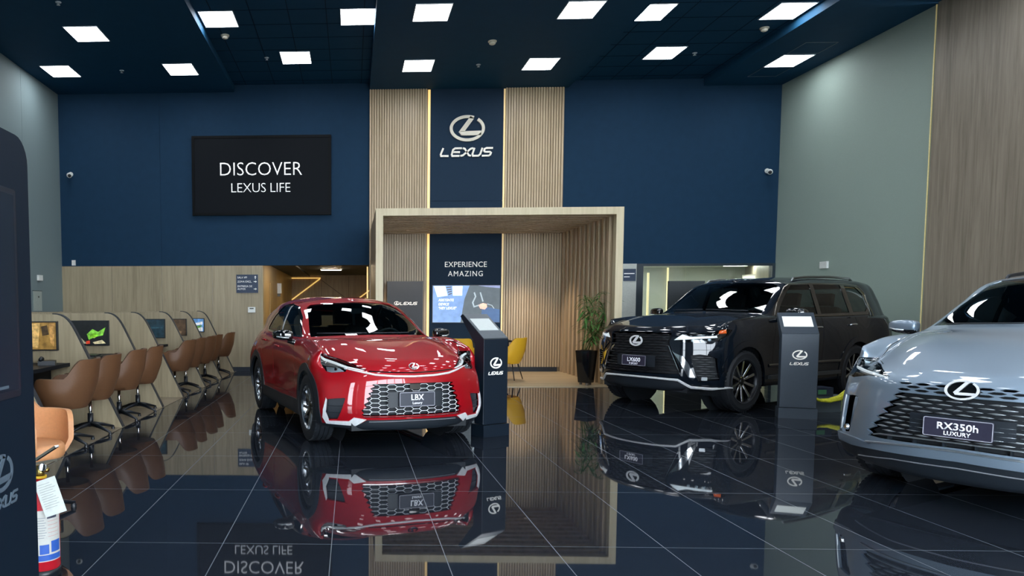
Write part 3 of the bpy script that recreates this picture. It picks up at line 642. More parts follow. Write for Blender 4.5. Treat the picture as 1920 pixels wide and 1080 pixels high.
spots = [(-2.93, 7.42, .0, 'tan leather swivel armchair nearest the camera at the desks, arm side on'), (-2.93, 8.12, .05, 'tan leather swivel armchair before the golden screen divider, second of the row'),
         (-2.92, 9.12, .0, 'tan leather swivel armchair in the second booth, left of its pair'), (-2.90, 9.86, .06, 'tan leather swivel armchair against the divider with the vegetable screen'),
         (-2.87, 11.85, -.05, 'tan leather swivel armchair just beyond the chairless gap'), (-2.86, 12.60, .1, 'tan leather swivel armchair against the teal screen divider'),
         (-2.83, 13.45, .0, 'tan leather swivel armchair in the fourth booth, nearer one'), (-2.83, 14.12, .05, 'tan leather swivel armchair against the brown screen divider'),
         (-2.80, 15.42, .0, 'tan leather swivel armchair closest to the back wall')]
ck = {}
for x in bpy.data.objects:
    if x.parent: ck.setdefault(x.parent.name, []).append(x)
for i, (x, y, r, l) in enumerate(spots):
    c = chair0 if i == 0 else copy_tree(chair0, None, ck)
    c.location = (x, y, .006); c.rotation_euler.z = r; c['label'] = l
c = tub_chair('armchair', 'tan leather armchair painted in a window-lit tone at the left edge behind the fire extinguisher', 'armchair', tan_lit, 'swivel', None); c.location = (-2.20, 4.85, 0); c.rotation_euler.z = pi-.25
c.location.z = .006 if c.location.x < -2.8 else 0
# table and yellow chairs under the portal
t = thing('meeting_table', 'black meeting table under the presentation screen', 'table', (2.62, 15.15, .012))
obj('table_top', bbox(-.55, .55, -.45, .45, .70, .735, .006), desk_m, t); obj('apron', bbox(-.5, .5, -.4, -.37, .3, .70, .004), desk_m, t); obj('pedestal', bbox(-.3, .3, -.3, .3, 0, .70, .01), desk_m, t)
yc = tub_chair('yellow_tub_chair', 'yellow tub chair with thin black legs right of the dark info kiosk', 'chair', yellow, 'legs', 'yellow tub chairs'); yc.location = (3.02, 14.35, .012); yc.rotation_euler.z = radians(-35)
ck = {}
for x in bpy.data.objects:
    if x.parent: ck.setdefault(x.parent.name, []).append(x)
y2 = copy_tree(yc, None, ck); y2.location = (2.02, 14.15, .012); y2.rotation_euler.z = radians(-100); y2['label'] = 'yellow tub chair whose back shows above the red bonnet'
t = thing('serving_tray', 'small dark tray on the table edge beside the yellow chair', 'tray', (3.02, 14.85, .747))
obj('dish', lathe(BM(), [(0, 0), (.1, 0), (.12, .02), (.11, .02), (.095, .008), (0, .008)]), black_pl, t, 40)
# info kiosks
kiosk_m = mat('kiosk_slate', '37434f', .42, vary=.04); kiosk_dk = mat('kiosk_navy', '0e1924', .35, vary=.04)
def kiosk(label, loc, rz, m, m2, screen, sp, wmul=1.):
    """Front faces -Y: base block, upright slab, head leaning back with a tablet screen."""
    t = thing('info_kiosk', label, 'kiosk', loc, rz, 'information kiosks beside the cars'); w = .2*wmul
    bm = prism(BM(), [(-.03, .135), (.12, .135), (.12, 1.0), (.38, 1.30), (.355, 1.325), (.33, 1.325), (-.03, 1.06)], -w, w, 'x'); bevel(bm, .004, 1); obj('body', bm, m, t)
    obj('base', bbox(-w-.01, w+.01, -.05, .16, 0, .13, .006), m, t)
    a, b = Vector((0, -.03, 1.06)), Vector((0, .33, 1.325)); d = (b-a).normalized(); n = Vector((0, -d.z, d.y)); L = (b-a).length
    Mx = Matrix(((1, 0, 0, 0), (0, n.y, d.y, a.y), (0, n.z, d.z, a.z), (0, 0, 0, 1)))   # local x=x, y=normal, z=along the slope
    bm = BM(); box(bm, -w+.001, w-.001, 0, .003, .01, L-.005); obj('screen_bezel', move(bm, Mx.copy()), m2, t)
    bm = BM(); box(bm, -w*.80, w*.80, .003, .006, L*.33, L*.80); obj('screen', move(bm, Mx.copy()), mat(screen, '7c8688', .3, emit='dfe9ea', power=sp), t)
    bm = move(emblem_bm(.16, .004), Matrix.Translation((0, -.03, .80))); obj('emblem', bm, letter, t)
    obj('lettering', move(lexus_bm(.2, .004), Matrix.Translation((0, -.03, .69))), letter, t)
    return t
kiosk('dark info kiosk with a slanted tablet, beside the red car', (1.548, 8.06, 0), radians(30), kiosk_dk, mat('kiosk_bezel_dark', '3a444c', .3), 'tablet_screen_dim', .3, .84)
kiosk('slate info kiosk with a bright tablet, before the black car', (5.60, 9.44, 0), radians(-20), kiosk_m, mat('kiosk_bezel_navy', '24323f', .35), 'tablet_screen_bright', .7)
# foreground totem
t = thing('digital_totem', 'tall dark navy digital totem with rounded corner at the left edge of the picture', 'totem', (-1.205, 2.2, 0))
tot = mat('totem_navy', '071522', .6, spec=.15, vary=.04)
P = [(-.42, 0), (.405, 0), (.405, 1.90)]+[(.405-.09+.09*cos(a), 1.90+.09*sin(a)) for a in [pi/2*k/6 for k in range(1, 7)]]+[(-.42, 1.99)]
obj('housing', prism(BM(), P, -.09, .06, 'x'), tot, t)
bm = BM(); prism(bm, rrect(-.36, .295, 1.10, 1.80, .01, 2), .06, .064, 'x'); obj('screen_frame', bm, mat('totem_frame', '0a1420', .35), t)
bm = BM(); box(bm, .064, .066, -.34, .275, 1.125, 1.78); obj('display', bm, mat('totem_display', '131e2a', .35, spec=.15, vary=.1, scale=2), t)
RZm = Matrix.Rotation(pi/2, 4, 'Z')
bm = move(emblem_bm(.165, .003), Matrix.Translation((.06, .138, .862)) @ RZm); obj('emblem', bm, mat('totem_grey_print', '46535f', .6), t)
bm = move(lexus_bm(.23, .003), Matrix.Translation((.06, .138, .765)) @ RZm); bm2 = bm; obj('lettering', bm2, mat('totem_grey_print', '46535f', .6), t)
bm = BM(); box(bm, .066, .067, .12, .2, 1.135, 1.145); obj('maker_mark', bm, mat('totem_grey_print', '46535f', .6), t)
# fire extinguisher
t = thing('fire_extinguisher', 'red fire extinguisher with a hanging inspection tag at the lower left', 'fire extinguisher', (-1.63, 3.76, 0))
red_ex = mat('extinguisher_red', 'b01826', .3, vary=.05)
obj('cylinder', lathe(BM(), [(0, .03), (.08, .03), (.09, .045), (.09, .40), (.084, .44), (.06, .475), (.03, .49), (.026, .51), (0, .51)], 40), red_ex, t, 40)
obj('base_ring', lathe(BM(), [(.086, 0), (.092, 0), (.092, .04), (.086, .04)], 40), black_pl, t, 40)
def wrap(a0, a1, z0, z1, r, m, name, par):
    bm = BM(); n = 14; pr = None
    for i in range(n+1):
        a = radians(a0+(a1-a0)*i/n); q = (bm.verts.new((r*cos(a), r*sin(a), z0)), bm.verts.new((r*cos(a), r*sin(a), z1)))
        if pr: bm.faces.new((pr[0], q[0], q[1], pr[1]))
        pr = q
    return obj(name, bm, m, par, 60)
lab = wrap(-102, 6, .09, .36, .0906, mat('label_white', 'babab4', .5), 'label', t)
wrap(-100, 4, .095, .125, .0909, mat('label_blue', '2a56a8', .5), 'label_band', lab); wrap(-99, -82, .125, .19, .0909, mat('label_red', 'b02a26', .5), 'label_band', lab)
wrap(-75, -45, .13, .18, .0909, mat('label_blue', '2a56a8', .5), 'label_band', lab); wrap(-38, 0, .135, .195, .0909, mat('label_blue', '2a56a8', .5), 'label_band', lab)
for k in range(9): wrap(-95, -60+(k*13) % 9, .215+k*.013, .219+k*.013, .0909, mat('label_print', '8a8f92', .5), 'label_print', lab)
for k in range(5): wrap(-48, -8, .22+k*.02, .2225+k*.02, .0909, mat('label_print_red', 'b98a84', .5), 'label_print', lab)
wrap(-50, -15, .315, .328, .0909, mat('label_dark', '34384a', .5), 'label_print', lab)
bm = BM(); tube(bm, [(0, 0, .505), (0, 0, .58)], .02, 16); tube(bm, [(0, 0, .56), (.05, -.02, .56)], .012, 10); obj('valve', bm, mat('brass', 'b09a5a', .3, metal=1), t, 40)
bm = BM(); lathe(bm, [(0, 0), (.02, 0), (.022, .012), (.018, .016), (0, .014)], 24, 0, Matrix.Translation((.03, -.03, .575)) @ Matrix.Rotation(radians(75), 4, 'X')); obj('gauge', bm, chrome, t, 40)
bm = BM(); lathe(bm, [(.024, 0), (.032, 0), (.032, .012), (.024, .012)], 20, 0, Matrix.Translation((0, 0, .515))); obj('tamper_ring', bm, mat('ring_yellow', 'd8b02a', .4), t, 40)
for z, a in ((.60, 12), (.635, 30)):
    bm = bbox(-.06, .11, -.014, .014, -.006, .006, .003); obj('lever', move(bm, Matrix.Translation((.02, -.01, z)) @ Matrix.Rotation(radians(-20), 4, 'Z') @ Matrix.Rotation(radians(-a), 4, 'Y')), chrome, t)
bm = BM(); tube(bm, [(-.03, 0, .56), (-.09, .02, .52), (-.11, .02, .35), (-.1, .02, .14)], .013, 10); obj('hose', bm, black_pl, t, 40)
tg = BM(); box(tg, -.055, .055, -.0015, .0015, -.19, 0); M4 = Matrix.Translation((.062, -.10, .53)) @ Matrix.Rotation(radians(-18), 4, 'Y') @ Matrix.Rotation(radians(8), 4, 'Z')
tgo = obj('inspection_tag', move(tg, M4), mat('tag_paper', 'c4c9c3', .6), t)
bm = BM()
for k in range(11): box(bm, -.042, .02+(k*17 % 5)*.005, -.0024, -.0016, -.025-k*.0125, -.022-k*.0125)
obj('print_lines', move(bm, M4.copy()), mat('tag_print', '9aa09c', .6), tgo)
# plant
t = thing('potted_plant', 'leafy green plant in a tall tapered black pot before the portal wall', 'potted plant', (4.20, 13.35, .012))
bm = prism(BM(), [(-.14, -.14), (.14, -.14), (.14, .14), (-.14, .14)], .04, .62, 'z')
for v in bm.verts:
    if v.co.z < .1: v.co.x *= .72; v.co.y *= .72
bevel(bm, .012, 2); obj('pot', move(bm, Matrix.Rotation(radians(40), 4, 'Z')), mat('glossy_black_pot', '0c1118', .12), t, 30)
obj('soil', lathe(BM(), [(0, .61), (.11, .61), (.11, .625), (0, .63)], 24), mat('soil', '2a221a', .9), t)
for k in range(3):
    a = 2*pi*k/3+.4; bm = BM(); lathe(bm, [(0, 0), (.025, 0), (.025, .04), (0, .04)], 12, 0, Matrix.Translation((.09*cos(a), .09*sin(a), 0))); obj('caster', bm, mat('caster_grey', '6c6862', .4), t, 40)
rnd = random.Random(4); stem, leaf = BM(), BM()
def blade(bm, p, d, L, w, droop):
    p = Vector(p); d = Vector(d).normalized(); s = d.cross(Vector((0, 0, 1))).normalized(); pr = None
    for k in range(6):
        u = k/5; c = p+d*L*u+Vector((0, 0, -droop*L*u*u)); ww = w*sin(pi*min(.98, .12+u*.86))**.8; q = [bm.verts.new(c-s*ww), bm.verts.new(c+Vector((0, 0, -.004))), bm.verts.new(c+s*ww)]
        if pr:
            bm.faces.new((pr[0], pr[1], q[1], q[0])); bm.faces.new((pr[1], pr[2], q[2], q[1]))
        pr = q
for (tx, ty, tz, n, lean) in ((.34, -.02, 1.26, 10, .1), (.46, .02, 1.52, 12, .0), (-.06, .0, 1.60, 12, -.1), (.22, -.1, 1.66, 15, .1), (.12, .1, 1.38, 9, 0), (.05, -.05, .85, 7, 0), (.28, .05, .98, 7, 0)):
    b = Vector((rnd.uniform(-.06, .06), rnd.uniform(-.06, .06), .62)); e = Vector((tx, ty, tz)); m = (b+e)/2+Vector((rnd.uniform(-.06, .06), rnd.uniform(-.05, .05), .12)); pts = []
    for k in range(9):
        u = k/8; pts.append(b*(1-u)**2+m*2*u*(1-u)+e*u*u)
    tube(stem, pts, [.009-.005*k/8 for k in range(9)], 6)
    for k in range(n):
        u = .35+.65*k/(n-1); i = min(7, int(u*8)); p = pts[i].lerp(pts[i+1], u*8-i)
        for _ in range(3):
            a = rnd.uniform(0, 2*pi); el = rnd.uniform(-.2, .55); blade(leaf, p, (cos(a)*cos(el), sin(a)*cos(el), sin(el)), rnd.uniform(.15, .27), rnd.uniform(.012, .021), rnd.uniform(.3, .8))
obj('stems', stem, mat('stem_green', '6a7a42', .6), t, 40); tag(obj('foliage', leaf, mat('leaf_green', '4f7d3c', .45, vary=.35, scale=12), t, 60), None, kind='stuff')
# small cleaning box with a yellow cloth on the floor behind the slate kiosk
t = thing('floor_box', 'low grey box with a green card on the floor between the black and silver cars', 'box', (6.36, 10.12, 0), radians(8))
obj('body', bbox(-.26, .26, -.12, .12, 0, .21, .008), mat('box_grey', '4a565c', .5), t); obj('lid', bbox(-.26, .02, -.12, .1, .21, .33, .008), mat('box_navy', '16243a', .4), t)
bm = BM(); box(bm, -.2, -.08, -.1225, -.12, .24, .3); obj('card', bm, mat('card_green', '3f7a58', .5), t); bm = BM(); box(bm, .14, .22, -.1225, -.12, .01, .18); obj('strip', bm, mat('strip_olive', '8fa066', .5), t)
bm = BM(); pts = [(-.34, -.17, .22), (-.24, -.2, .17), (-.1, -.2, .165), (.06, -.19, .2), (.16, -.18, .26), (.26, -.17, .3), (.34, -.16, .36)]
for dz, r in ((0, .028), (.035, .022), (-.03, .02)): tube(bm, [(p[0], p[1]+dz*.4, p[2]+dz*(k/6)) for k, p in enumerate(pts)], [r*(.6+.12*k) for k in range(7)], 8)
o = obj('yellow_cloth', move(bm, Matrix.Translation((6.36, 10.12, 0)) @ Matrix.Rotation(radians(8), 4, 'Z')), mat('fluorescent_yellow_cloth', 'c3c52a', .6, vary=.25, scale=30), None, 60); tag(o, 'fluorescent yellow cloth draped against the low grey box', 'cloth')
# ================================================================== CAR BODY TOOLS
# A body is a net of rings (bottom to roof); each ring runs from the middle of the nose round the left side to the middle of the tail.
# Car axes: x forward, y left, z up, origin on the ground half way between the axles.
def spline(P, sub, sharp=(), ghost0=None, ghost1=None):
    """Interpolate rows of P (n, k, 3) along axis 0 with centripetal Catmull-Rom; 'sharp' rows break the tangent."""
    n = len(P); out = []
    def T(i, side):                                        # tangent at row i, per unit chord
        if i in sharp:
            a, b = (P[i], P[i+1]) if side > 0 else (P[i-1], P[i]); d = b-a
            return d/np.maximum(np.linalg.norm(d, axis=-1, keepdims=True), 1e-6)
        a = P[i-1] if i > 0 else (ghost0 if ghost0 is not None else 2*P[0]-P[1])
        b = P[i+1] if i < n-1 else (ghost1 if ghost1 is not None else 2*P[-1]-P[-2])
        l0 = np.maximum(np.linalg.norm(P[i]-a, axis=-1, keepdims=True), 1e-5); l1 = np.maximum(np.linalg.norm(b-P[i], axis=-1, keepdims=True), 1e-5)
        d0, d1 = (P[i]-a)/l0, (b-P[i])/l1
        return (d0*l1+d1*l0)/(l0+l1)
    for i in range(n-1):
        L = np.linalg.norm(P[i+1]-P[i], axis=-1, keepdims=True); m0, m1 = T(i, 1)*L, T(i+1, -1)*L
        for s in range(sub):
            t = s/sub; t2, t3 = t*t, t*t*t
            out.append((2*t3-3*t2+1)*P[i]+(t3-2*t2+t)*m0+(-2*t3+3*t2)*P[i+1]+(t3-t2)*m1)
    out.append(P[-1]); return np.array(out)
FT = [0, .35, .65, .86, 1.0]
def ring(xf, bow, wf, xs, ws, xr, rb, wr, zs, pw=2.6):
    """zs: heights at nose middle, nose corner, then each side station, tail corner, tail middle."""
    pts = [[xf-bow*t**pw, t*wf, zs[0]+(zs[1]-zs[0])*t**2] for t in FT]
    pts += [[x, w, z] for x, w, z in zip(xs, ws, zs[2:-2])]
    pts += [[xr+rb*t**pw, t*wr, zs[-1]+(zs[-2]-zs[-1])*t**2] for t in FT[::-1]]
    return pts
class Body:
    def __init__(s, rings, sharp=(), su=7, sv=6):
        P = np.array(rings, float)                          # (R, N, 3)
        A = P.transpose(1, 0, 2)
        g0 = A[1]*np.array([1, -1, 1]); g1 = A[-2]*np.array([1, -1, 1])
        A = spline(A, su, (), g0, g1)                       # along the perimeter
        G = spline(A.transpose(1, 0, 2), sv, sharp)         # across the rings
        bm = bmesh.new(); R, N = G.shape[:2]; V = []
        for side in (1, -1):
            V.append([[bm.verts.new((G[r, c, 0], side*max(G[r, c, 1], 0), G[r, c, 2])) for c in range(N)] for r in range(R)])
        for si, g in enumerate(V):
            for r in range(R-1):
                for c in range(N-1):
                    q = (g[r][c], g[r][c+1], g[r+1][c+1], g[r+1][c])
                    try: bm.faces.new(q if si == 0 else q[::-1])
                    except ValueError: pass
        bmesh.ops.remove_doubles(bm, verts=bm.verts[:], dist=2e-4)
        bmesh.ops.dissolve_degenerate(bm, edges=bm.edges[:], dist=1e-5)
        bm.normal_update()
        s.nl = bm.verts.layers.float_vector.new('nrm')
        for v in bm.verts: v[s.nl] = v.normal
        s.bm = bm; s.tree = BVHTree.FromBMesh(bm); s.base = bm.copy()
        s.base.faces.ensure_lookup_table(); s.base.verts.ensure_lookup_table()
    # -------- projections: f = from the front (y,z); l / r = from a side (x,z); t = from above (x,y)
    def ok(s, f, pr):
        c = f.calc_center_median()
        if pr == 'f': return f.normal.x > .02 and c.x > 0
        if pr == 'b': return f.normal.x < -.02 and c.x < 0
        if pr == 'l': return c.y > .02 and f.normal.y > -.2
        if pr == 'r': return c.y < -.02 and f.normal.y < .2
        return f.normal.z > .03
    def uv(s, c, pr): return (c.y, c.z) if pr in 'fb' else ((c.x, c.z) if pr in 'lr' else (c.x, c.y))
    def hit(s, u, v, pr, off=0.):
        o, d = {'f': ((6, u, v), (-1, 0, 0)), 'b': ((-6, u, v), (1, 0, 0)), 'l': ((u, 4, v), (0, -1, 0)), 'r': ((u, -4, v), (0, 1, 0)), 't': ((u, v, 5), (0, 0, -1))}[pr]
        p, n, i, _ = s.tree.ray_cast(Vector(o), Vector(d))
        if p is None:
            p, n, i, _ = s.tree.find_nearest(Vector({'f': (2.0, u, v), 'b': (-2, u, v), 'l': (u, .8, v), 'r': (u, -.8, v), 't': (u, v, 1)}[pr]))
        return p+n*off, n
    def _split(s, bm, poly, pr, faces):
        n = len(poly); ax = {'f': Vector((1, 0, 0)), 'b': Vector((1, 0, 0)), 'l': Vector((0, 1, 0)), 'r': Vector((0, 1, 0)), 't': Vector((0, 0, 1))}[pr]
        def up3(a): return Vector((0, a[0], a[1])) if pr in 'fb' else (Vector((a[0], 0, a[1])) if pr in 'lr' else Vector((a[0], a[1], 0)))
        faces = set(faces)
        for i in range(n):
            a, b = poly[i], poly[(i+1) % n]; A, B = up3(a), up3(b); d = B-A
            if d.length < 1e-6: continue
            nn = ax.cross(d).normalized(); lo = (min(a[0], b[0])-.002, min(a[1], b[1])-.002); hi = (max(a[0], b[0])+.002, max(a[1], b[1])+.002)
            sel = []
            for f in faces:
                if not f.is_valid: continue
                q = [s.uv(v.co, pr) for v in f.verts]
                if max(p[0] for p in q) < lo[0] or min(p[0] for p in q) > hi[0] or max(p[1] for p in q) < lo[1] or min(p[1] for p in q) > hi[1]: continue
                sd = [(v.co-A).dot(nn) for v in f.verts]
                if min(sd) < -1e-6 and max(sd) > 1e-6: sel.append(f)
            if not sel: continue
            ge = set(e for f in sel for e in f.edges); gv = set(v for f in sel for v in f.verts)
            r = bmesh.ops.bisect_plane(bm, geom=sel+list(ge)+list(gv), dist=1e-6, plane_co=A, plane_no=nn)
            for g in r['geom']:
                if isinstance(g, bmesh.types.BMFace): faces.add(g)
            faces = set(f for f in faces if f.is_valid)
        return faces
    @staticmethod
    def inside(p, poly):
        x, y = p; r = False; j = len(poly)-1
        for i in range(len(poly)):
            xi, yi = poly[i]; xj, yj = poly[j]
            if (yi > y) != (yj > y) and x < (xj-xi)*(y-yi)/(yj-yi)+xi: r = not r
            j = i
        return r
    def _near(s, bm, poly, pr):
        x0, x1 = min(p[0] for p in poly)-.002, max(p[0] for p in poly)+.002; y0, y1 = min(p[1] for p in poly)-.002, max(p[1] for p in poly)+.002; out = []
        for f in bm.faces:
            q = [s.uv(v.co, pr) for v in f.verts]
            if max(p[0] for p in q) < x0 or min(p[0] for p in q) > x1 or max(p[1] for p in q) < y0 or min(p[1] for p in q) > y1: continue
            if s.ok(f, pr): out.append(f)
        return out
    def patch(s, poly, pr, src=None):
        """A copy of the surface inside an outline."""
        bm = (src or s.base).copy(); keep = set(s._near(bm, poly, pr))
        bmesh.ops.delete(bm, geom=[f for f in bm.faces if f not in keep], context='FACES')
        s._split(bm, poly, pr, bm.faces[:])
        bmesh.ops.delete(bm, geom=[f for f in bm.faces if not s.inside(s.uv(f.calc_center_median(), pr), poly)], context='FACES')
        return bm
    def carve(s, poly, pr, bm=None):
        """Cut an outline out of the body (or of another patch)."""
        bm = bm or s.bm; fs = s._split(bm, poly, pr, s._near(bm, poly, pr))
        bmesh.ops.delete(bm, geom=[f for f in fs if f.is_valid and s.inside(s.uv(f.calc_center_median(), pr), poly)], context='FACES')
        return bm
    def take(s, poly, pr):
        p = s.patch(poly, pr, s.bm); s.carve(poly, pr); return p
def skin(name, bm, m, parent, off=0., rim=.012, rim_m=None, label=None):
    """Make an object of a surface patch: shift it along its normals, give it a turned-in rim, keep the smooth normals."""
    nl = bm.verts.layers.float_vector['nrm']; fl = bm.faces.layers.int.new('rim')
    if rim_m is None: ms = [m]
    else: ms = [m, rim_m]
    if off:
        for v in bm.verts: v.co += Vector(v[nl]).normalized()*off if Vector(v[nl]).length > 0 else Vector()
    if rim:
        be = [e for e in bm.edges if len(e.link_faces) == 1 and abs(e.verts[0].co.y)+abs(e.verts[1].co.y) > 1e-4]
        r = bmesh.ops.extrude_edge_only(bm, edges=be)
        for g in r['geom']:
            if isinstance(g, bmesh.types.BMVert): g.co -= Vector(g[nl]).normalized()*rim
            elif isinstance(g, bmesh.types.BMFace): g[fl] = 1; g.material_index = 1 if rim_m else 0
    bm.normal_update(); nor = []
    for f in bm.faces:
        f.smooth = True
        for l in f.loops:
            v = Vector(l.vert[nl]); nor.append(f.normal[:] if f[fl] or v.length < .1 else v.normalized()[:])
    me = bpy.data.meshes.new(name); bm.to_mesh(me); bm.free()
    for x in ms: me.materials.append(x)
    me.normals_split_custom_set(nor)
    o = bpy.data.objects.new(name, me); COL.objects.link(o); o.parent = parent
    if label: o['label'] = label
    return o
def paint(name, color, rough=.35, metal=.5, coat=1., coat_ior=1.55, spec=.5):
    """Car paint: coloured base under a clear coat; the inner side of the sheet is bare black."""
    m = mat(name, color, rough, metal, coat, spec, vary=.03, scale=400); nt = m.node_tree; N = nt.nodes; L = nt.links
    b = N['Principled BSDF']; b.inputs['Coat IOR'].default_value = coat_ior
    g = N.new('ShaderNodeNewGeometry'); d = N.new('ShaderNodeBsdfDiffuse'); d.inputs[0].default_value = (.006, .006, .007, 1); mx = N.new('ShaderNodeMixShader')
    out = [n for n in N if n.type == 'OUTPUT_MATERIAL'][0]
    L.new(g.outputs['Backfacing'], mx.inputs[0]); L.new(b.outputs[0], mx.inputs[1]); L.new(d.outputs[0], mx.inputs[2]); L.new(mx.outputs[0], out.inputs[0])
    return m
def mir(poly): return [(-a, b) for a, b in poly][::-1]
def smooth(poly, n=4, closed=True):
    P = [Vector((a, b)) for a, b in poly]; m = len(P); out = []
    for i in range(m if closed else m-1):
        p0, p1, p2, p3 = P[(i-1) % m], P[i], P[(i+1) % m], P[(i+2) % m]
        if not closed: p0 = P[max(i-1, 0)]; p3 = P[min(i+2, m-1)]
        for k in range(n):
            t = k/n; q = .5*((2*p1)+(p2-p0)*t+(2*p0-5*p1+4*p2-p3)*t*t+(3*p1-p0-3*p2+p3)*t*t*t); out.append((q.x, q.y))
    if not closed: out.append((P[-1].x, P[-1].y))
    return out
def circ(cx, cz, r, n=40, a0=0, a1=2*pi): return [(cx+r*cos(a0+(a1-a0)*k/n), cz+r*sin(a0+(a1-a0)*k/n)) for k in range(n)]
tyre_m = mat('tyre_rubber', '11171e', .62, vary=.1, scale=60); rim_dark = mat('rim_black', '181a1e', .25, metal=.6); rim_silver = mat('rim_silver', 'b9bdc2', .22, metal=1)
car_black = mat('car_black_plastic', '121a22', .5, vary=.1, scale=90); car_gloss = mat('car_gloss_black', '080a0d', .08, coat=1); disc_m = mat('brake_disc', '6b6c6c', .35, metal=1)
lens_m = glass('headlamp_lens', 'e6eef2', .95); car_glass = glass('car_glass', 'd6e4e2', .95); car_glass_dark = glass('car_glass_privacy', '7c8c90', .75)
lamp_white = mat('lamp_white_reflector', 'dfe6ea', .18, metal=.3); drl_m = mat('drl_white', 'f4f8fa', .3, emit='f4f8fa', power=.5); amber = mat('amber_lens', 'e8641a', .3, emit='e8641a', power=.25)
plate_m = mat('plate_violet_black', '2b2a3a', .35); plate_navy = mat('plate_navy', '141b2c', .35); seat_m = mat('seat_black_leather', '16181b', .55); inner_m = mat('cabin_black', '0b1219', .7)
def make_wheel(parent, name, x, y, R, W, rr, style, steer=0.):
    """Tyre with tread grooves, rim barrel, spokes and hub; outer side towards the sign of y."""
    s = 1 if y > 0 else -1
    w = bpy.data.objects.new(name, None); COL.objects.link(w); w.parent = parent; w.location = (x, y, R); w.rotation_euler = (0, 0, steer); w.empty_display_size = .1
    M = Matrix.Rotation(-pi/2*s, 4, 'X')                     # local z (outer) -> +-y
    h = W/2; prof = [(rr-.012, -h*.86), (rr+.012, -h*.95), (R-.045, -h*1.0), (R-.012, -h*.86), (R, -h*.7), (R, -h*.46), (R-.008, -h*.44), (R-.008, -h*.38), (R, -h*.36), (R, -h*.05), (R-.008, -h*.03), (R-.008, h*.03), (R, h*.05), (R, h*.36), (R-.008, h*.38), (R-.008, h*.44), (R, h*.46), (R, h*.7), (R-.012, h*.86), (R-.045, h*1.0), (rr+.02, h*.95), (rr+.012, h*.99), (rr-.004, h*.9)]
    bm = BM(); lathe(bm, prof, 64)
    for k in range(48):                                      # shoulder blocks
        a = 2*pi*k/48
        for z in (-h*.8, h*.8):
            b2 = BM(); box(b2, R-.016, R-.004, -.016, .016, z-h*.09, z+h*.09); join(bm, move(b2, Matrix.Rotation(a, 4, 'Z')))
    obj('tyre', move(bm, M.copy()), tyre_m, w, 35)
    bm = BM(); lathe(bm, [(rr-.004, h*.9), (rr+.006, h*.93), (rr-.004, h*.86), (rr-.02, h*.6), (rr-.03, -h*.8), (rr-.03, -h*.85)], 64); obj('rim_barrel', move(bm, M.copy()), rim_silver if style == 'lbx' else rim_dark, w, 35)
    bm = BM(); lathe(bm, [(0, -h*.1), (.15, -h*.1), (.15, 0), (0, 0)], 40); obj('brake_disc', move(bm, M.copy()), disc_m, w, 35)
    zo = h*.72; n, dbl = {'lbx': (5, 1), 'lx': (10, 0), 'rx': (5, 1)}[style]; sp, sd = BM(), BM()
    for k in range(n):
        a = 2*pi*k/n+pi/2
        for q in ((-1, 1) if dbl else (0,)):
            w0, w1 = (.021, .016) if dbl else (.015, .021); o0, o1 = q*.030, q*.085
            P = [(.045, o0-w0), (rr-.012, o1-w1), (rr-.012, o1+w1), (.045, o0+w0)]
            b2 = BM(); vs = []
            for (r, t), z in zip(P, (zo*.80, zo*1.06, zo*1.06, zo*.80)): vs.append((r, t, z))
            top = [b2.verts.new(v) for v in vs]; low = [b2.verts.new((v[0], v[1]*1.0, v[2]-.05)) for v in vs]
            b2.faces.new(top)
            for i in range(4): b2.faces.new((top[i], low[i], low[(i+1) % 4], top[(i+1) % 4]))
            bmesh.ops.recalc_face_normals(b2, faces=b2.faces[:]); bmesh.ops.bevel(b2, geom=[e for e in b2.edges if len(e.link_faces) == 2], offset=.004, segments=1, affect='EDGES', profile=.5)
            join(sp, move(b2, Matrix.Rotation(a, 4, 'Z')))
        if dbl:                                              # dark web between the pair
            b2 = BM(); box(b2, .08, rr-.015, -.05, .05, zo*.62, zo*.74); join(sd, move(b2, Matrix.Rotation(a, 4, 'Z')))
    obj('spokes', move(sp, M.copy()), rim_silver, w, 35)
    if dbl: obj('spoke_web', move(sd, M.copy()), rim_dark, w, 35)
    else: sd.free()
    bm = BM(); lathe(bm, [(0, zo*.9), (.03, zo*.9), (.034, zo*.84), (.07, zo*.80), (.072, zo*.4), (0, zo*.4)], 32); hub = obj('hub_cap', move(bm, M.copy()), rim_dark, w, 35)
    bm = BM()
    for k in range(5):
        a = 2*pi*k/5; lathe(bm, [(0, zo*.86), (.009, zo*.86), (.009, zo*.7), (0, zo*.7)], 8, 0, Matrix.Translation((.054*cos(a), .054*sin(a), 0)))
    obj('lug_nuts', move(bm, M.copy()), chrome, w, 35)
    return w
def inpoly(p, poly): return Body.inside(p, poly)
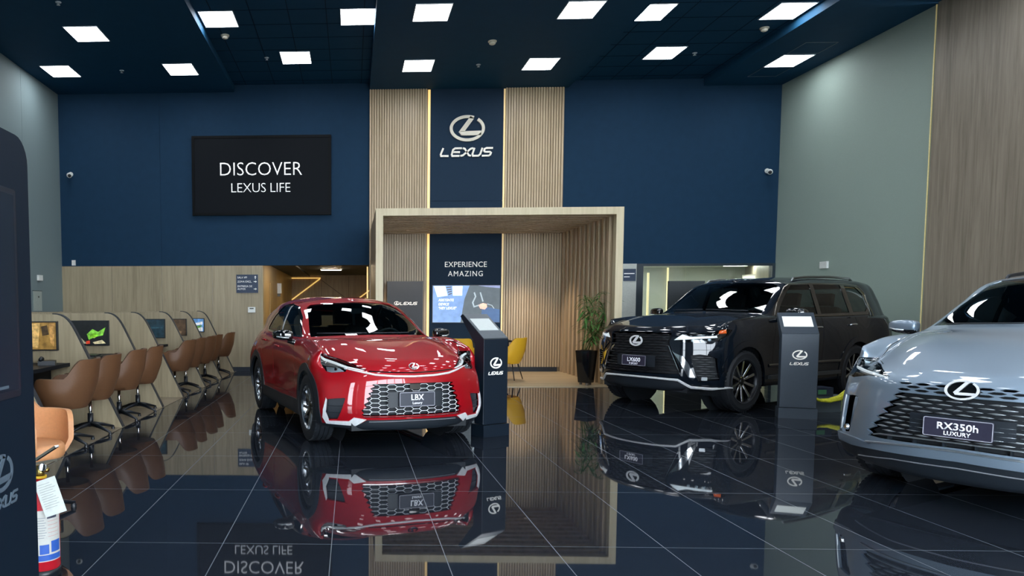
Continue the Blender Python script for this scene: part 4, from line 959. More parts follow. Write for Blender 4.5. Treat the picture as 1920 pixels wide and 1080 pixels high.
def band(B, pts, w, pr, off, th, n=10):
    """A raised strip of given widths following the surface along a line in projection pr."""
    if not isinstance(w, (list, tuple)): w = [w]*len(pts)
    P = []
    for i in range(len(pts)-1):
        for k in range(n): t = k/n; P.append((pts[i][0]*(1-t)+pts[i+1][0]*t, pts[i][1]*(1-t)+pts[i+1][1]*t, w[i]*(1-t)+w[i+1]*t))
    P.append((*pts[-1], w[-1])); bm = BM(); prev = None
    for i, (u, v, ww) in enumerate(P):
        a, b = P[max(i-1, 0)], P[min(i+1, len(P)-1)]; d = Vector((b[0]-a[0], b[1]-a[1])).normalized(); nn = Vector((-d.y, d.x))*ww/2
        q = []
        for sgn in (-1, -.5, .5, 1):
            p, no = B.hit(u+nn.x*sgn, v+nn.y*sgn, pr); e = off if abs(sgn) == 1 else off+th
            q.append(bm.verts.new(p+no*e))
        q += [bm.verts.new(q[3].co-no*th), bm.verts.new(q[0].co-no*th)]
        if prev:
            for k in range(6): bm.faces.new((prev[k], prev[(k+1) % 6], q[(k+1) % 6], q[k]))
        else: bm.faces.new(q[::-1])
        prev = q
    bm.faces.new(prev); bmesh.ops.recalc_face_normals(bm, faces=bm.faces[:])
    return bm
def lattice(B, segs, outline, pr, off, r, step=.03, skip=None):
    """Thin bars along 2D segments, kept inside an outline, laid on the surface."""
    bm = BM()
    for a, b in segs:
        n = max(2, int(math.dist(a, b)/step)); run = []
        for k in range(n+1):
            t = k/n; p = (a[0]*(1-t)+b[0]*t, a[1]*(1-t)+b[1]*t)
            if inpoly(p, outline) and not (skip and inpoly(p, skip)): run.append(B.hit(p[0], p[1], pr, off)[0])
            else:
                if len(run) > 1: tube(bm, run, r, 5)
                run = []
        if len(run) > 1: tube(bm, run, r, 5)
    return bm
def on_surface(bm, B, u, v, pr='f', off=.01, tilt=None):
    """Place a flat XZ / -Y facing piece on the surface (front projection), turned to face along the normal."""
    p, n = B.hit(u, v, pr, off); n = n.normalized() if tilt is None else Vector(tilt).normalized()
    xa = Vector((0, 0, 1)).cross(n).normalized(); za = n.cross(xa)
    # local -Y -> n, local Z -> za, local X -> right as seen by the viewer
    M = Matrix(((xa.x, -n.x, za.x, p.x), (xa.y, -n.y, za.y, p.y), (xa.z, -n.z, za.z, p.z), (0, 0, 0, 1)))
    return move(bm, M)
def seat(parent, x, y, z, s=1.):
    t = bpy.data.objects.new('seat', None); COL.objects.link(t); t.parent = parent; t.location = (x, y, z); t.empty_display_size = .1
    obj('cushion', bbox(-.26, .26, -.25*s, .25*s, .0, .16, .05, 3), seat_m, t, 50)
    bm = bbox(-.08, .07, -.24*s, .24*s, .0, .62, .05, 3); obj('backrest', move(bm, Matrix.Translation((-.24, 0, .12)) @ Matrix.Rotation(radians(-16), 4, 'Y')), seat_m, t, 50)
    bm = bbox(-.05, .05, -.13, .13, 0, .19, .04, 3); obj('headrest', move(bm, Matrix.Translation((-.42, 0, .75)) @ Matrix.Rotation(radians(-10), 4, 'Y')), seat_m, t, 50)
def steering(parent, x, y, z):
    t = bpy.data.objects.new('steering_wheel', None); COL.objects.link(t); t.parent = parent; t.location = (x, y, z); t.rotation_euler = (0, radians(-66), 0)
    bm = BM(); tube(bm, [(.18*cos(2*pi*k/28), .18*sin(2*pi*k/28), 0) for k in range(29)], .016, 8, False); obj('wheel_rim', bm, car_black, t, 60)
    bm = BM(); tube(bm, [(-.17, 0, 0), (.0, 0, -.03)], .018, 8); tube(bm, [(0, -.17, 0), (0, .17, 0)], .018, 8); lathe(bm, [(0, -.05), (.07, -.05), (.06, .0), (0, .01)], 20); obj('wheel_hub', bm, car_black, t, 40)
# ------------------------------------------------------------------ body nets of the three cars
def auto_hood(r6, r9, n=2, crown=.03):
    """Rings between the bonnet edge and the foot of the greenhouse."""
    a, b = np.array(r6), np.array(r9); out = []
    for k in range(1, n+1):
        t = k/(n+1); m = a*(1-t)+b*t; span = np.linalg.norm(a-b, axis=1)
        m[:, 2] += crown*np.minimum(1, span/.9)*4*t*(1-t); m[2, 2] += .013; m[1, 2] += .002; m[0, 2] -= .004; out.append(m.tolist())
    return out
def spine(r12, z):
    out = []
    for p in r12: out.append([p[0], 0., float(np.interp(p[0], z[0], z[1]))])
    return out
def net_red():
    xs = [1.62, 1.29, .86, .45, -.05, -.55, -.92, -1.29]
    xr = [1.62, 1.29, .86, .45, -.05, -.55, -.98, -1.45]
    R = []
    R.append(ring(1.90, .30, .70, xs, [.74, .76, .77, .77, .77, .77, .76, .74], -1.90, .2, .70, [.22]*12))
    R.append(ring(2.035, .29, .84, xr, [.882, .885, .86, .845, .845, .86, .89, .89], -2.02, .20, .83, [.20, .24, .24, .24, .215, .21, .21, .22, .24, .26, .28, .28]))
    R.append(ring(2.085, .30, .86, xr, [.905, .905, .88, .862, .862, .885, .912, .918], -2.06, .22, .86, [.33, .33, .35, .36, .36, .36, .36, .36, .38, .40, .42, .42]))
    R.append(ring(2.085, .31, .865, xr, [.908, .9125, .885, .868, .868, .892, .92, .925], -2.08, .22, .87, [.55, .55, .55, .55, .54, .53, .53, .54, .56, .58, .60, .60]))
    R.append(ring(2.065, .34, .855, xr, [.900, .9125, .893, .880, .882, .902, .92, .922], -2.08, .22, .86, [.72, .72, .71, .70, .69, .69, .70, .71, .73, .75, .76, .76]))
    R.append(ring(2.035, .40, .825, xr, [.875, .897, .896, .893, .895, .902, .91, .905], -2.06, .24, .83, [.815, .83, .86, .87, .86, .85, .85, .86, .87, .88, .88, .88]))
    r6 = ring(1.965, .46, .755, xr, [.81, .846, .862, .868, .872, .875, .872, .85], -2.00, .24, .77, [.875, .92, .96, .995, 1.0, .995, .995, 1.0, 1.01, 1.02, 1.02, 1.02])
    r9 = ring(1.02, .24, .735, [.72, .58, .40, .15, -.30, -.75, -1.15, -1.50], [.775, .795, .808, .818, .825, .825, .808, .77], -1.88, .10, .70, [1.075, 1.055, 1.04, 1.035, 1.035, 1.035, 1.045, 1.06, 1.075, 1.09, 1.08, 1.08], 2.2)
    R += [r6]+auto_hood(r6, r9, 2, .05)+[r9]
    R.append(ring(.58, .26, .665, [.26, .16, .02, -.15, -.45, -.85, -1.18, -1.48], [.705, .72, .732, .742, .748, .745, .725, .685], -1.81, .08, .63, [1.31, 1.28, 1.275, 1.275, 1.275, 1.275, 1.275, 1.275, 1.275, 1.275, 1.28, 1.28], 2.2))
    R.append(ring(.20, .22, .575, [-.08, -.18, -.30, -.42, -.65, -.95, -1.22, -1.44], [.60, .612, .622, .628, .63, .622, .602, .57], -1.63, .06, .53, [1.480, 1.445, 1.447, 1.452, 1.458, 1.462, 1.466, 1.456, 1.438, 1.41, 1.395, 1.405], 2.2))
    r12 = ring(.06, .12, .33, [-.12, -.2, -.3, -.42, -.65, -.95, -1.2, -1.40], [.345, .35, .355, .36, .36, .355, .345, .33], -1.57, .04, .32, [1.515, 1.505, 1.507, 1.513, 1.52, 1.528, 1.532, 1.523, 1.498, 1.465, 1.435, 1.425])
    R.append(r12); R.append(spine(r12, ([-1.6, -1.2, -.7, -.3, .06], [1.425, 1.505, 1.542, 1.535, 1.517])))
    return R
def net_black():
    xs = [1.80, 1.425, .95, .50, -.05, -.62, -1.02, -1.425]
    xr = [1.80, 1.425, .95, .50, -.05, -.62, -1.10, -1.75]
    R = []
    R.append(ring(2.18, .28, .78, xs, [.80, .82, .84, .84, .84, .84, .82, .80], -2.45, .2, .76, [.32]*12))
    R.append(ring(2.33, .40, .92, xr, [.962, .965, .94, .93, .93, .94, .968, .965], -2.68, .18, .90, [.30, .33, .34, .34, .33, .32, .32, .32, .34, .38, .40, .40]))
    R.append(ring(2.385, .42, .93, xr, [.980, .985, .955, .945, .945, .96, .988, .985], -2.72, .20, .92, [.44, .44, .46, .46, .46, .46, .46, .46, .48, .5, .5, .5]))
    R.append(ring(2.385, .38, .92, xr, [.984, .995, .96, .95, .95, .968, .995, .99], -2.74, .20, .93, [.70, .70, .70, .70, .70, .70, .70, .70, .70, .72, .72, .72]))
    R.append(ring(2.37, .37, .905, xr, [.975, .992, .97, .962, .962, .978, .992, .982], -2.74, .20, .92, [.92, .92, .90, .90, .90, .90, .90, .90, .92, .92, .93, .93]))
    R.append(ring(2.345, .38, .885, xr, [.958, .975, .972, .970, .970, .978, .982, .97], -2.72, .20, .91, [1.065, 1.065, 1.08, 1.09, 1.08, 1.07, 1.06, 1.06, 1.07, 1.08, 1.08, 1.08]))
    r6 = ring(2.27, .44, .835, xr, [.90, .925, .945, .948, .95, .95, .947, .93], -2.70, .20, .87, [1.13, 1.155, 1.195, 1.225, 1.24, 1.235, 1.225, 1.215, 1.215, 1.225, 1.225, 1.225])
    r9 = ring(.99, .22, .80, [.69, .56, .40, .13, -.32, -.90, -1.55, -2.25], [.855, .885, .90, .915, .922, .925, .915, .885], -2.60, .08, .82, [1.325, 1.29, 1.27, 1.265, 1.26, 1.255, 1.255, 1.25, 1.255, 1.265, 1.265, 1.265], 2.2)
    R += [r6]+auto_hood(r6, r9, 2, .025)+[r9]
    R.append(ring(.59, .20, .735, [.31, .22, .10, -.08, -.43, -.95, -1.55, -2.2], [.785, .80, .815, .828, .838, .84, .832, .81], -2.52, .08, .75, [1.55, 1.52, 1.51, 1.51, 1.51, 1.51, 1.51, 1.51, 1.51, 1.51, 1.51, 1.51], 2.2))
    R.append(ring(.23, .18, .66, [-.02, -.09, -.18, -.31, -.58, -1.0, -1.55, -2.12], [.69, .70, .71, .72, .728, .73, .722, .705], -2.42, .08, .65, [1.752, 1.735, 1.74, 1.748, 1.755, 1.765, 1.775, 1.78, 1.775, 1.76, 1.745, 1.75], 2.2))
    r12 = ring(.10, .1, .40, [-.05, -.1, -.18, -.3, -.57, -1.0, -1.5, -2.05], [.41, .42, .42, .43, .43, .43, .43, .41], -2.36, .06, .38, [1.80, 1.80, 1.805, 1.81, 1.818, 1.83, 1.84, 1.845, 1.84, 1.82, 1.79, 1.79])
    R.append(r12); R.append(spine(r12, ([-2.36, -1.95, -1.2, -.5, .10], [1.79, 1.835, 1.858, 1.85, 1.805])))
    return R
def net_silver():
    xs = [1.78, 1.425, .95, .50, -.05, -.62, -1.02, -1.425]
    R = []
    R.append(ring(2.16, .34, .76, xs, [.78, .80, .82, .82, .82, .82, .80, .78], -2.30, .2, .74, [.22]*12))
    R.append(ring(2.31, .38, .91, xs, [.945, .942, .91, .90, .90, .91, .93, .92], -2.43, .25, .83, [.20, .25, .26, .25, .23, .22, .22, .23, .25, .28, .30, .30]))
    R.append(ring(2.375, .40, .925, xs, [.957, .955, .925, .91, .91, .93, .95, .94], -2.47, .27, .85, [.33, .34, .36, .36, .36, .36, .36, .36, .38, .40, .42, .42]))
    R.append(ring(2.385, .41, .93, xs, [.960, .962, .930, .915, .915, .935, .96, .95], -2.49, .28, .86, [.56, .56, .56, .56, .55, .54, .54, .55, .57, .58, .60, .60]))
    R.append(ring(2.37, .42, .92, xs, [.955, .962, .94, .928, .93, .948, .96, .945], -2.49, .28, .85, [.75, .75, .74, .73, .72, .72, .73, .74, .76, .78, .80, .80]))
    R.append(ring(2.345, .46, .91, xs, [.94, .95, .95, .945, .944, .95, .95, .93], -2.47, .28, .83, [.865, .89, .92, .94, .93, .92, .91, .91, .92, .92, .92, .92]))
    r6 = ring(2.27, .54, .83, xs, [.878, .90, .915, .918, .92, .922, .915, .88], -2.40, .26, .79, [.935, .99, 1.045, 1.095, 1.11, 1.10, 1.10, 1.10, 1.10, 1.10, 1.10, 1.10])
    r9 = ring(1.28, .26, .79, [.96, .80, .58, .26, -.26, -.82, -1.30, -1.70], [.825, .842, .855, .864, .868, .868, .85, .80], -2.26, .1, .72, [1.235, 1.205, 1.18, 1.165, 1.155, 1.15, 1.15, 1.15, 1.16, 1.17, 1.17, 1.17], 2.2)
    R += [r6]+auto_hood(r6, r9, 2, .035)+[r9]
    R.append(ring(.86, .26, .715, [.50, .38, .20, -.05, -.42, -.92, -1.35, -1.70], [.75, .765, .778, .788, .792, .788, .765, .715], -2.16, .08, .66, [1.455, 1.425, 1.415, 1.41, 1.40, 1.40, 1.40, 1.40, 1.40, 1.39, 1.39, 1.39], 2.2))
    R.append(ring(.48, .22, .63, [.19, .08, -.10, -.30, -.62, -1.05, -1.40, -1.66], [.652, .662, .67, .676, .68, .672, .648, .605], -1.96, .06, .57, [1.645, 1.615, 1.612, 1.612, 1.612, 1.612, 1.61, 1.60, 1.58, 1.545, 1.525, 1.53], 2.2))
    r12 = ring(.30, .12, .37, [.10, .02, -.12, -.32, -.64, -1.05, -1.38, -1.6], [.38, .385, .39, .395, .395, .388, .375, .36], -1.88, .04, .34, [1.68, 1.672, 1.672, 1.675, 1.68, 1.682, 1.68, 1.672, 1.645, 1.60, 1.56, 1.55])
    R.append(r12); R.append(spine(r12, ([-1.9, -1.5, -1.0, -.5, .30], [1.55, 1.655, 1.70, 1.70, 1.683])))
    return R
RED = ((-.033, 9.230, 0), -1.247)
BLACK = ((5.925, 11.53, 0), -2.587)
SILVER = ((6.130, 6.275, 0), -2.611)
# ------------------------------------------------------------------ shared car building steps
def both(poly): return (poly, mir(poly))
def part(name, parent):
    o = bpy.data.objects.new(name, None); COL.objects.link(o); o.parent = parent; o.empty_display_size = .1; return o
def sym(half):
    """Closed outline from a half outline that starts and ends on the middle line (y >= 0)."""
    return half+[(-a, b) for a, b in half[::-1] if a > 1e-6]
def wheels(B, t, xa, y, R, W, rr, style, arch, clad=None, clad_m=None, front_steer=0.):
    for x in (xa, -xa):
        for pr in 'lr':
            B.carve(circ(x, R+.01, arch, 36), pr)
    for x in (xa, -xa):
        for s in (1, -1):
            make_wheel(t, 'wheel', x, s*y, R, W, rr, style, front_steer if x > 0 else 0)
            bm = BM(); n = 28; pr = None
            for k in range(n+1):
                a = -radians(25)+(pi+radians(50))*k/n; q = [bm.verts.new((x+(arch+.004)*cos(a), s*yy, R+.01+(arch+.004)*sin(a))) for yy in (y-.22, y+W/2-.06)]
                if pr: bm.faces.new((pr[0], q[0], q[1], pr[1]))
                pr = q
            c = [bm.verts.new((x+(arch+.004)*cos(2*pi*k/24), s*(y-.22), R+.01+(arch+.004)*sin(2*pi*k/24))) for k in range(24)]; bm.faces.new(c)
            obj('wheel_well', bm, inner_m, t, 60)
            if clad:
                pr = 'l' if s > 0 else 'r'; p = B.patch(circ(x, R+.01, clad, 40), pr); B.carve(circ(x, R+.01, arch-.014, 36), pr, p)
                B.carve([(x-1, 0), (x+1, 0), (x+1, .16), (x-1, .16)], pr, p)
                skin('arch_trim', p, clad_m, t, .007, .03)
def underbody(B, t, x0, x1, y0, z):
    bm = BM(); box(bm, x0, x1, -y0, y0, z, z+.10); bevel(bm, .02, 2); obj('underbody', bm, inner_m, t)
def even(bm, pr):
    """Sheet glass: replace the sampled normals by a smooth second-order fit."""
    nl = bm.verts.layers.float_vector['nrm']; V = bm.verts[:]
    if len(V) < 12: return
    u = np.array([(v.co.y, v.co.z) if pr in 'fb' else (v.co.x, v.co.z) for v in V]); u = (u-u.mean(0))/(u.std(0)+1e-6)
    A = np.stack([np.ones(len(V)), u[:, 0], u[:, 1], u[:, 0]**2, u[:, 0]*u[:, 1], u[:, 1]**2], 1); n = np.array([v[nl][:] for v in V])
    f = A @ np.linalg.lstsq(A, n, rcond=None)[0]
    for v, q in zip(V, f): v[nl] = Vector(q).normalized()
def glazing(B, t, wind, side, m_wind, m_side, trim_m, rear=None):
    p = B.take(wind, 'f'); even(p, 'f'); skin('windshield', p, m_wind, t, -.004, .0)
    for pr in 'lr':
        outline, panes = side
        tr = B.take(outline, pr)
        for nm, poly, mm in panes:
            g = B.patch(poly, pr, tr); B.carve(poly, pr, tr); even(g, pr); skin(nm, g, mm, t, -.006, 0)
        skin('window_trim', tr, trim_m, t, .001, .012)
    if rear: skin('rear_window', B.take(rear, 'b'), m_side, t, -.004, 0)
def bonnet(B, t, poly, below, m):
    """The bonnet: everything inside the plan outline except what lies below the shut line on the nose."""
    h = B.take(poly, 't'); low = B.patch(below, 'f', h); B.carve(below, 'f', h)
    me = bpy.data.meshes.new('x'); low.to_mesh(me); B.bm.from_mesh(me); bpy.data.meshes.remove(me); low.free()
    bmesh.ops.remove_doubles(B.bm, verts=B.bm.verts[:], dist=1e-5)
    skin('bonnet', h, m, t, 0, .03)
    for s in (1, -1):
        q = [(x, s*abs(y)) for x, y in poly if abs(y) > .5 and x < 2.1 and y > 0]; q = sorted(q, key=lambda a: -a[0])[:-1]
        obj('bonnet_seam', band(B, q, .007, 't', .0, .0012, 6), car_gloss, t, 50)
def door(B, t, poly, pr, m, handle, hm, hw=.20):
    c = Vector((sum(p[0] for p in poly)/len(poly), sum(p[1] for p in poly)/len(poly)))
    d = B.take(poly, pr)
    shrink = [(c.x+(x-c.x)*(1-.004/max(.2, abs(x-c.x)+.01)), c.y+(z-c.y)*(1-.004/max(.2, abs(z-c.y)+.01))) for x, z in poly]
    inner = B.patch(shrink, pr, d); d.free(); o = skin('door', inner, m, t, 0, .025)
    s = 1 if pr == 'l' else -1; p, n = B.hit(handle[0], handle[1], pr)
    bm = BM(); w = hw/2; pts = []
    for k in range(9):
        u = k/8; pts.append((handle[0]+w-2*w*u, 0, handle[1]+.006*sin(pi*u)))
    out = []
    for k, q in enumerate(pts):
        hp, hn = B.hit(q[0], q[2], pr); out.append(hp+hn*(.012+.026*sin(pi*min(1, max(0, k/8)))**.6))
    tube(bm, out, [.008, .013, .014, .014, .014, .014, .014, .013, .008], 8); obj('door_handle', bm, hm, o, 50)
def mirror(B, t, s, x, y, z, cap, W=.24, H=.15, low=None):
    """Door mirror: rounded box shell tapering outwards, dark foot, glass behind."""
    o = part('wing_mirror', t); bm = BM(); n, m = 28, 14; V = []
    def se(c, e): return (abs(c)**e)*(1 if c >= 0 else -1)
    for j in range(m+1):
        v = j/m; a = v*pi; rr = sin(a)**.42 if 0 < j < m else 0; tp = 1-.34*v; r = []
        for k in range(n):
            b = 2*pi*k/n; cx, cz = se(cos(b), .62), se(sin(b), .62)
            r.append(bm.verts.new(Vector((x+(.105 if cx > 0 else .05)*rr*cx*tp-.07*v, s*(y+W/2*-cos(a)), z+H/2*rr*cz*tp+.012*v))))
        V.append(r)
    for a, b in zip(V, V[1:]):
        for k in range(n): bm.faces.new((a[k], a[(k+1) % n], b[(k+1) % n], b[k]))
    bmesh.ops.remove_doubles(bm, verts=bm.verts[:], dist=1e-4); bmesh.ops.recalc_face_normals(bm, faces=bm.faces[:])
    for f in bm.faces:
        c = f.calc_center_median()
        if c.z < z-H*.16: f.material_index = 1
    obj('housing', bm, [cap, car_gloss], o, 60)
    bm = BM(); tube(bm, [(x+.03, s*(y-W/2-.08), z-.10), (x+.02, s*(y-W/2-.01), z-.075), (x+.0, s*(y-.05), z-.06)], [.034, .032, .022], 10); obj('foot', bm, low or car_gloss, o, 50)
    bm = BM(); q = [bm.verts.new((x-.055-.07*(.5+d/W), s*(y+d), z+h)) for d, h in ((-W*.38, -H*.3), (W*.3, -H*.22), (W*.3, H*.24), (-W*.38, H*.32))]; bm.faces.new(q); obj('mirror_glass', bm, chrome, o)
    bm = BM(); tube(bm, [(x+.10, s*(y-W*.2), z-.022), (x+.085, s*(y+W*.1), z-.018), (x+.02, s*(y+W*.36), z-.008)], .006, 8); obj('indicator', bm, lamp_white, o, 50)
def lamp(B, t, poly, pr='f', depth=.035, house=None):
    """Carve a lamp opening, put a dark housing at its bottom and a clear lens over it."""
    o = part('headlight', t)
    B.carve(poly, pr)
    skin('housing', B.patch(poly, pr), house or car_gloss, o, -depth, 0)
    skin('lens', B.patch(poly, pr), lens_m, o, .001, 0)
    return o
def patch_part(name, B, poly, pr, m, parent, off=.004, rim=.01): return skin(name, B.patch(poly, pr), m, parent, off, rim)
def number_plate(B, t, z, w, h, m, lines, holder=None, off=.03, tilt=(1, 0, .03), frame_m=None):
    o = part('number_plate', t); D = Vector(tilt).normalized()
    P = on_surface(BM(), B, 0, z)
    if holder:
        bm = BM(); n = 12                                    # holder follows the curve of the nose
        for k in range(n):
            y0, y1 = -holder[0]+2*holder[0]*k/n, -holder[0]+2*holder[0]*(k+1)/n
            a0, a1 = B.hit(y0, z, 'f', off-.02)[0], B.hit(y1, z, 'f', off-.02)[0]
            q = [bm.verts.new((a.x-dx, a.y, z+holder[2]+s*holder[1]/2)) for a in (a0, a1) for s in (-1, 1) for dx in (0, .02)]
            bm.faces.new((q[0], q[4], q[6], q[2])); bm.faces.new((q[2], q[6], q[7], q[3])); bm.faces.new((q[0], q[1], q[5], q[4]))
        bmesh.ops.remove_doubles(bm, verts=bm.verts[:], dist=1e-4); obj('holder', bm, car_black, o, 60)
    bm = prism(BM(), rrect(-w/2, w/2, -h/2, h/2, .012), -.006, 0); obj('plate', on_surface(bm, B, 0, z, 'f', off, D), m, o)
    bm = BM(); stroke(bm, rrect(-w/2+.004, w/2-.004, -h/2+.004, h/2-.004, .01), .005, .002, True); obj('plate_border', on_surface(bm, B, 0, z, 'f', off+.006, D), frame_m or mat('plate_border_grey', '9a9aa4', .4), o)
    bm = BM()
    for s, sz, dz, kx in lines: join(bm, move(text_bm(s, sz, .0015, kx, 1.02, .02), Matrix.Translation((0, 0, dz))))
    obj('lettering', on_surface(bm, B, 0, z, 'f', off+.006, D), mat('plate_white', 'e4e6ec', .4, emit='e4e6ec', power=.1), o)
def cabin(t, floor_z, x_dash, y_w, dash_z, seats, wheel):
    o = part('cabin', t)
    obj('cabin_floor', bbox(-1.55, x_dash+.2, -y_w, y_w, floor_z, floor_z+.05, .01), inner_m, o)
    bm = bbox(x_dash-.12, x_dash+.42, -y_w*.97, y_w*.97, floor_z+.3, dash_z, .06, 3); obj('dashboard', bm, inner_m, o, 50)
    obj('console', bbox(-.6, x_dash, -.12, .12, floor_z, floor_z+.33, .03), inner_m, o)
    for x, y, z in seats: seat(t, x, y, z)
    steering(t, *wheel)
def wipers(B, t, pairs):
    for (a, b) in pairs:
        bm = BM(); n = 8; pts = [B.hit(a[0]+(b[0]-a[0])*k/n, a[1]+(b[1]-a[1])*k/n, 'f', .014)[0] for k in range(n+1)]; tube(bm, pts, .007, 6); obj('wiper', bm, car_black, t, 50)
def grille_hole(B, t, poly, depth, m=None):
    B.carve(poly, 'f'); o = part('grille', t); skin('grille_backing', B.patch(poly, 'f'), m or inner_m, o, -depth, 0); return o
def hexes(y0, y1, z0, z1, pw, ph, k=.62):
    """Segments of an elongated honeycomb; pw = column pitch, ph = row pitch."""
    seg = []; r = 0; z = z0
    while z < z1+ph:
        y = y0+(pw/2 if r % 2 else 0)
        while y < y1+pw:
            a = pw*k/2; b = pw/2; h = ph/2*.0
            # flat bottom edge, then slanted joints to the next row
            seg.append(((y-a/1.0, z), (y+a, z)))
            seg.append(((y+a, z), (y+pw/2+ (pw/2-a) - 0, z+ph) if False else (y+pw-a-pw/2+pw*0, z+ph))) if False else None
            seg.append(((y+a, z), (y+pw/2-a+0, z+ph))) if False else None
            y += pw
        z += ph; r += 1
    return [s for s in seg if s]
def comb(y0, y1, z0, z1, cw, ch):
    """Edges of a flat-topped elongated honeycomb with cell width cw and height ch."""
    seg = set(); c = cw*.75; n = int((y1-y0)/c)+2; m = int((z1-z0)/ch)+3; f = .25*cw
    for i in range(-1, n):
        for j in range(-1, m):
            x = y0+i*c; z = z0+j*ch+(ch/2 if i % 2 else 0)
            P = [(x-cw/2, z), (x-cw/2+f, z+ch/2), (x+cw/2-f, z+ch/2), (x+cw/2, z), (x+cw/2-f, z-ch/2), (x-cw/2+f, z-ch/2)]
            for a, b in zip(P, P[1:]+P[:1]):
                k = tuple(sorted(((round(a[0], 4), round(a[1], 4)), (round(b[0], 4), round(b[1], 4))))); seg.add(k)
    return sorted(seg)
def spindles(B, rows, pitch, L, h, outline, off, skip=None, depth=.012):
    """Rows of slim lens-shaped bars laid on the nose."""
    bm = BM()
    for r, z in enumerate(rows):
        y = -1.0+(pitch/2 if r % 2 else 0)
        while y < 1.0:
            ok = all(inpoly((y+d, z), outline) for d in (-L*.30, L*.30)) and not (skip and inpoly((y, z), skip))
            if ok:
                n = 6; prev = None
                for k in range(n+1):
                    u = -1+2*k/n; yy = y+u*L/2
                    if not inpoly((yy, z), outline): yy = y+u*L/2*.6
                    hh = h/2*max(.06, 1-abs(u)**1.6); p, nn = B.hit(yy, z, 'f', off)
                    q = [bm.verts.new(p+Vector((0, 0, -hh))), bm.verts.new(p+nn*depth), bm.verts.new(p+Vector((0, 0, hh))), bm.verts.new(p-nn*depth)]
                    if prev:
                        for i in range(4): bm.faces.new((prev[i], q[i], q[(i+1) % 4], prev[(i+1) % 4]))
                    prev = q
            y += pitch
    return bm
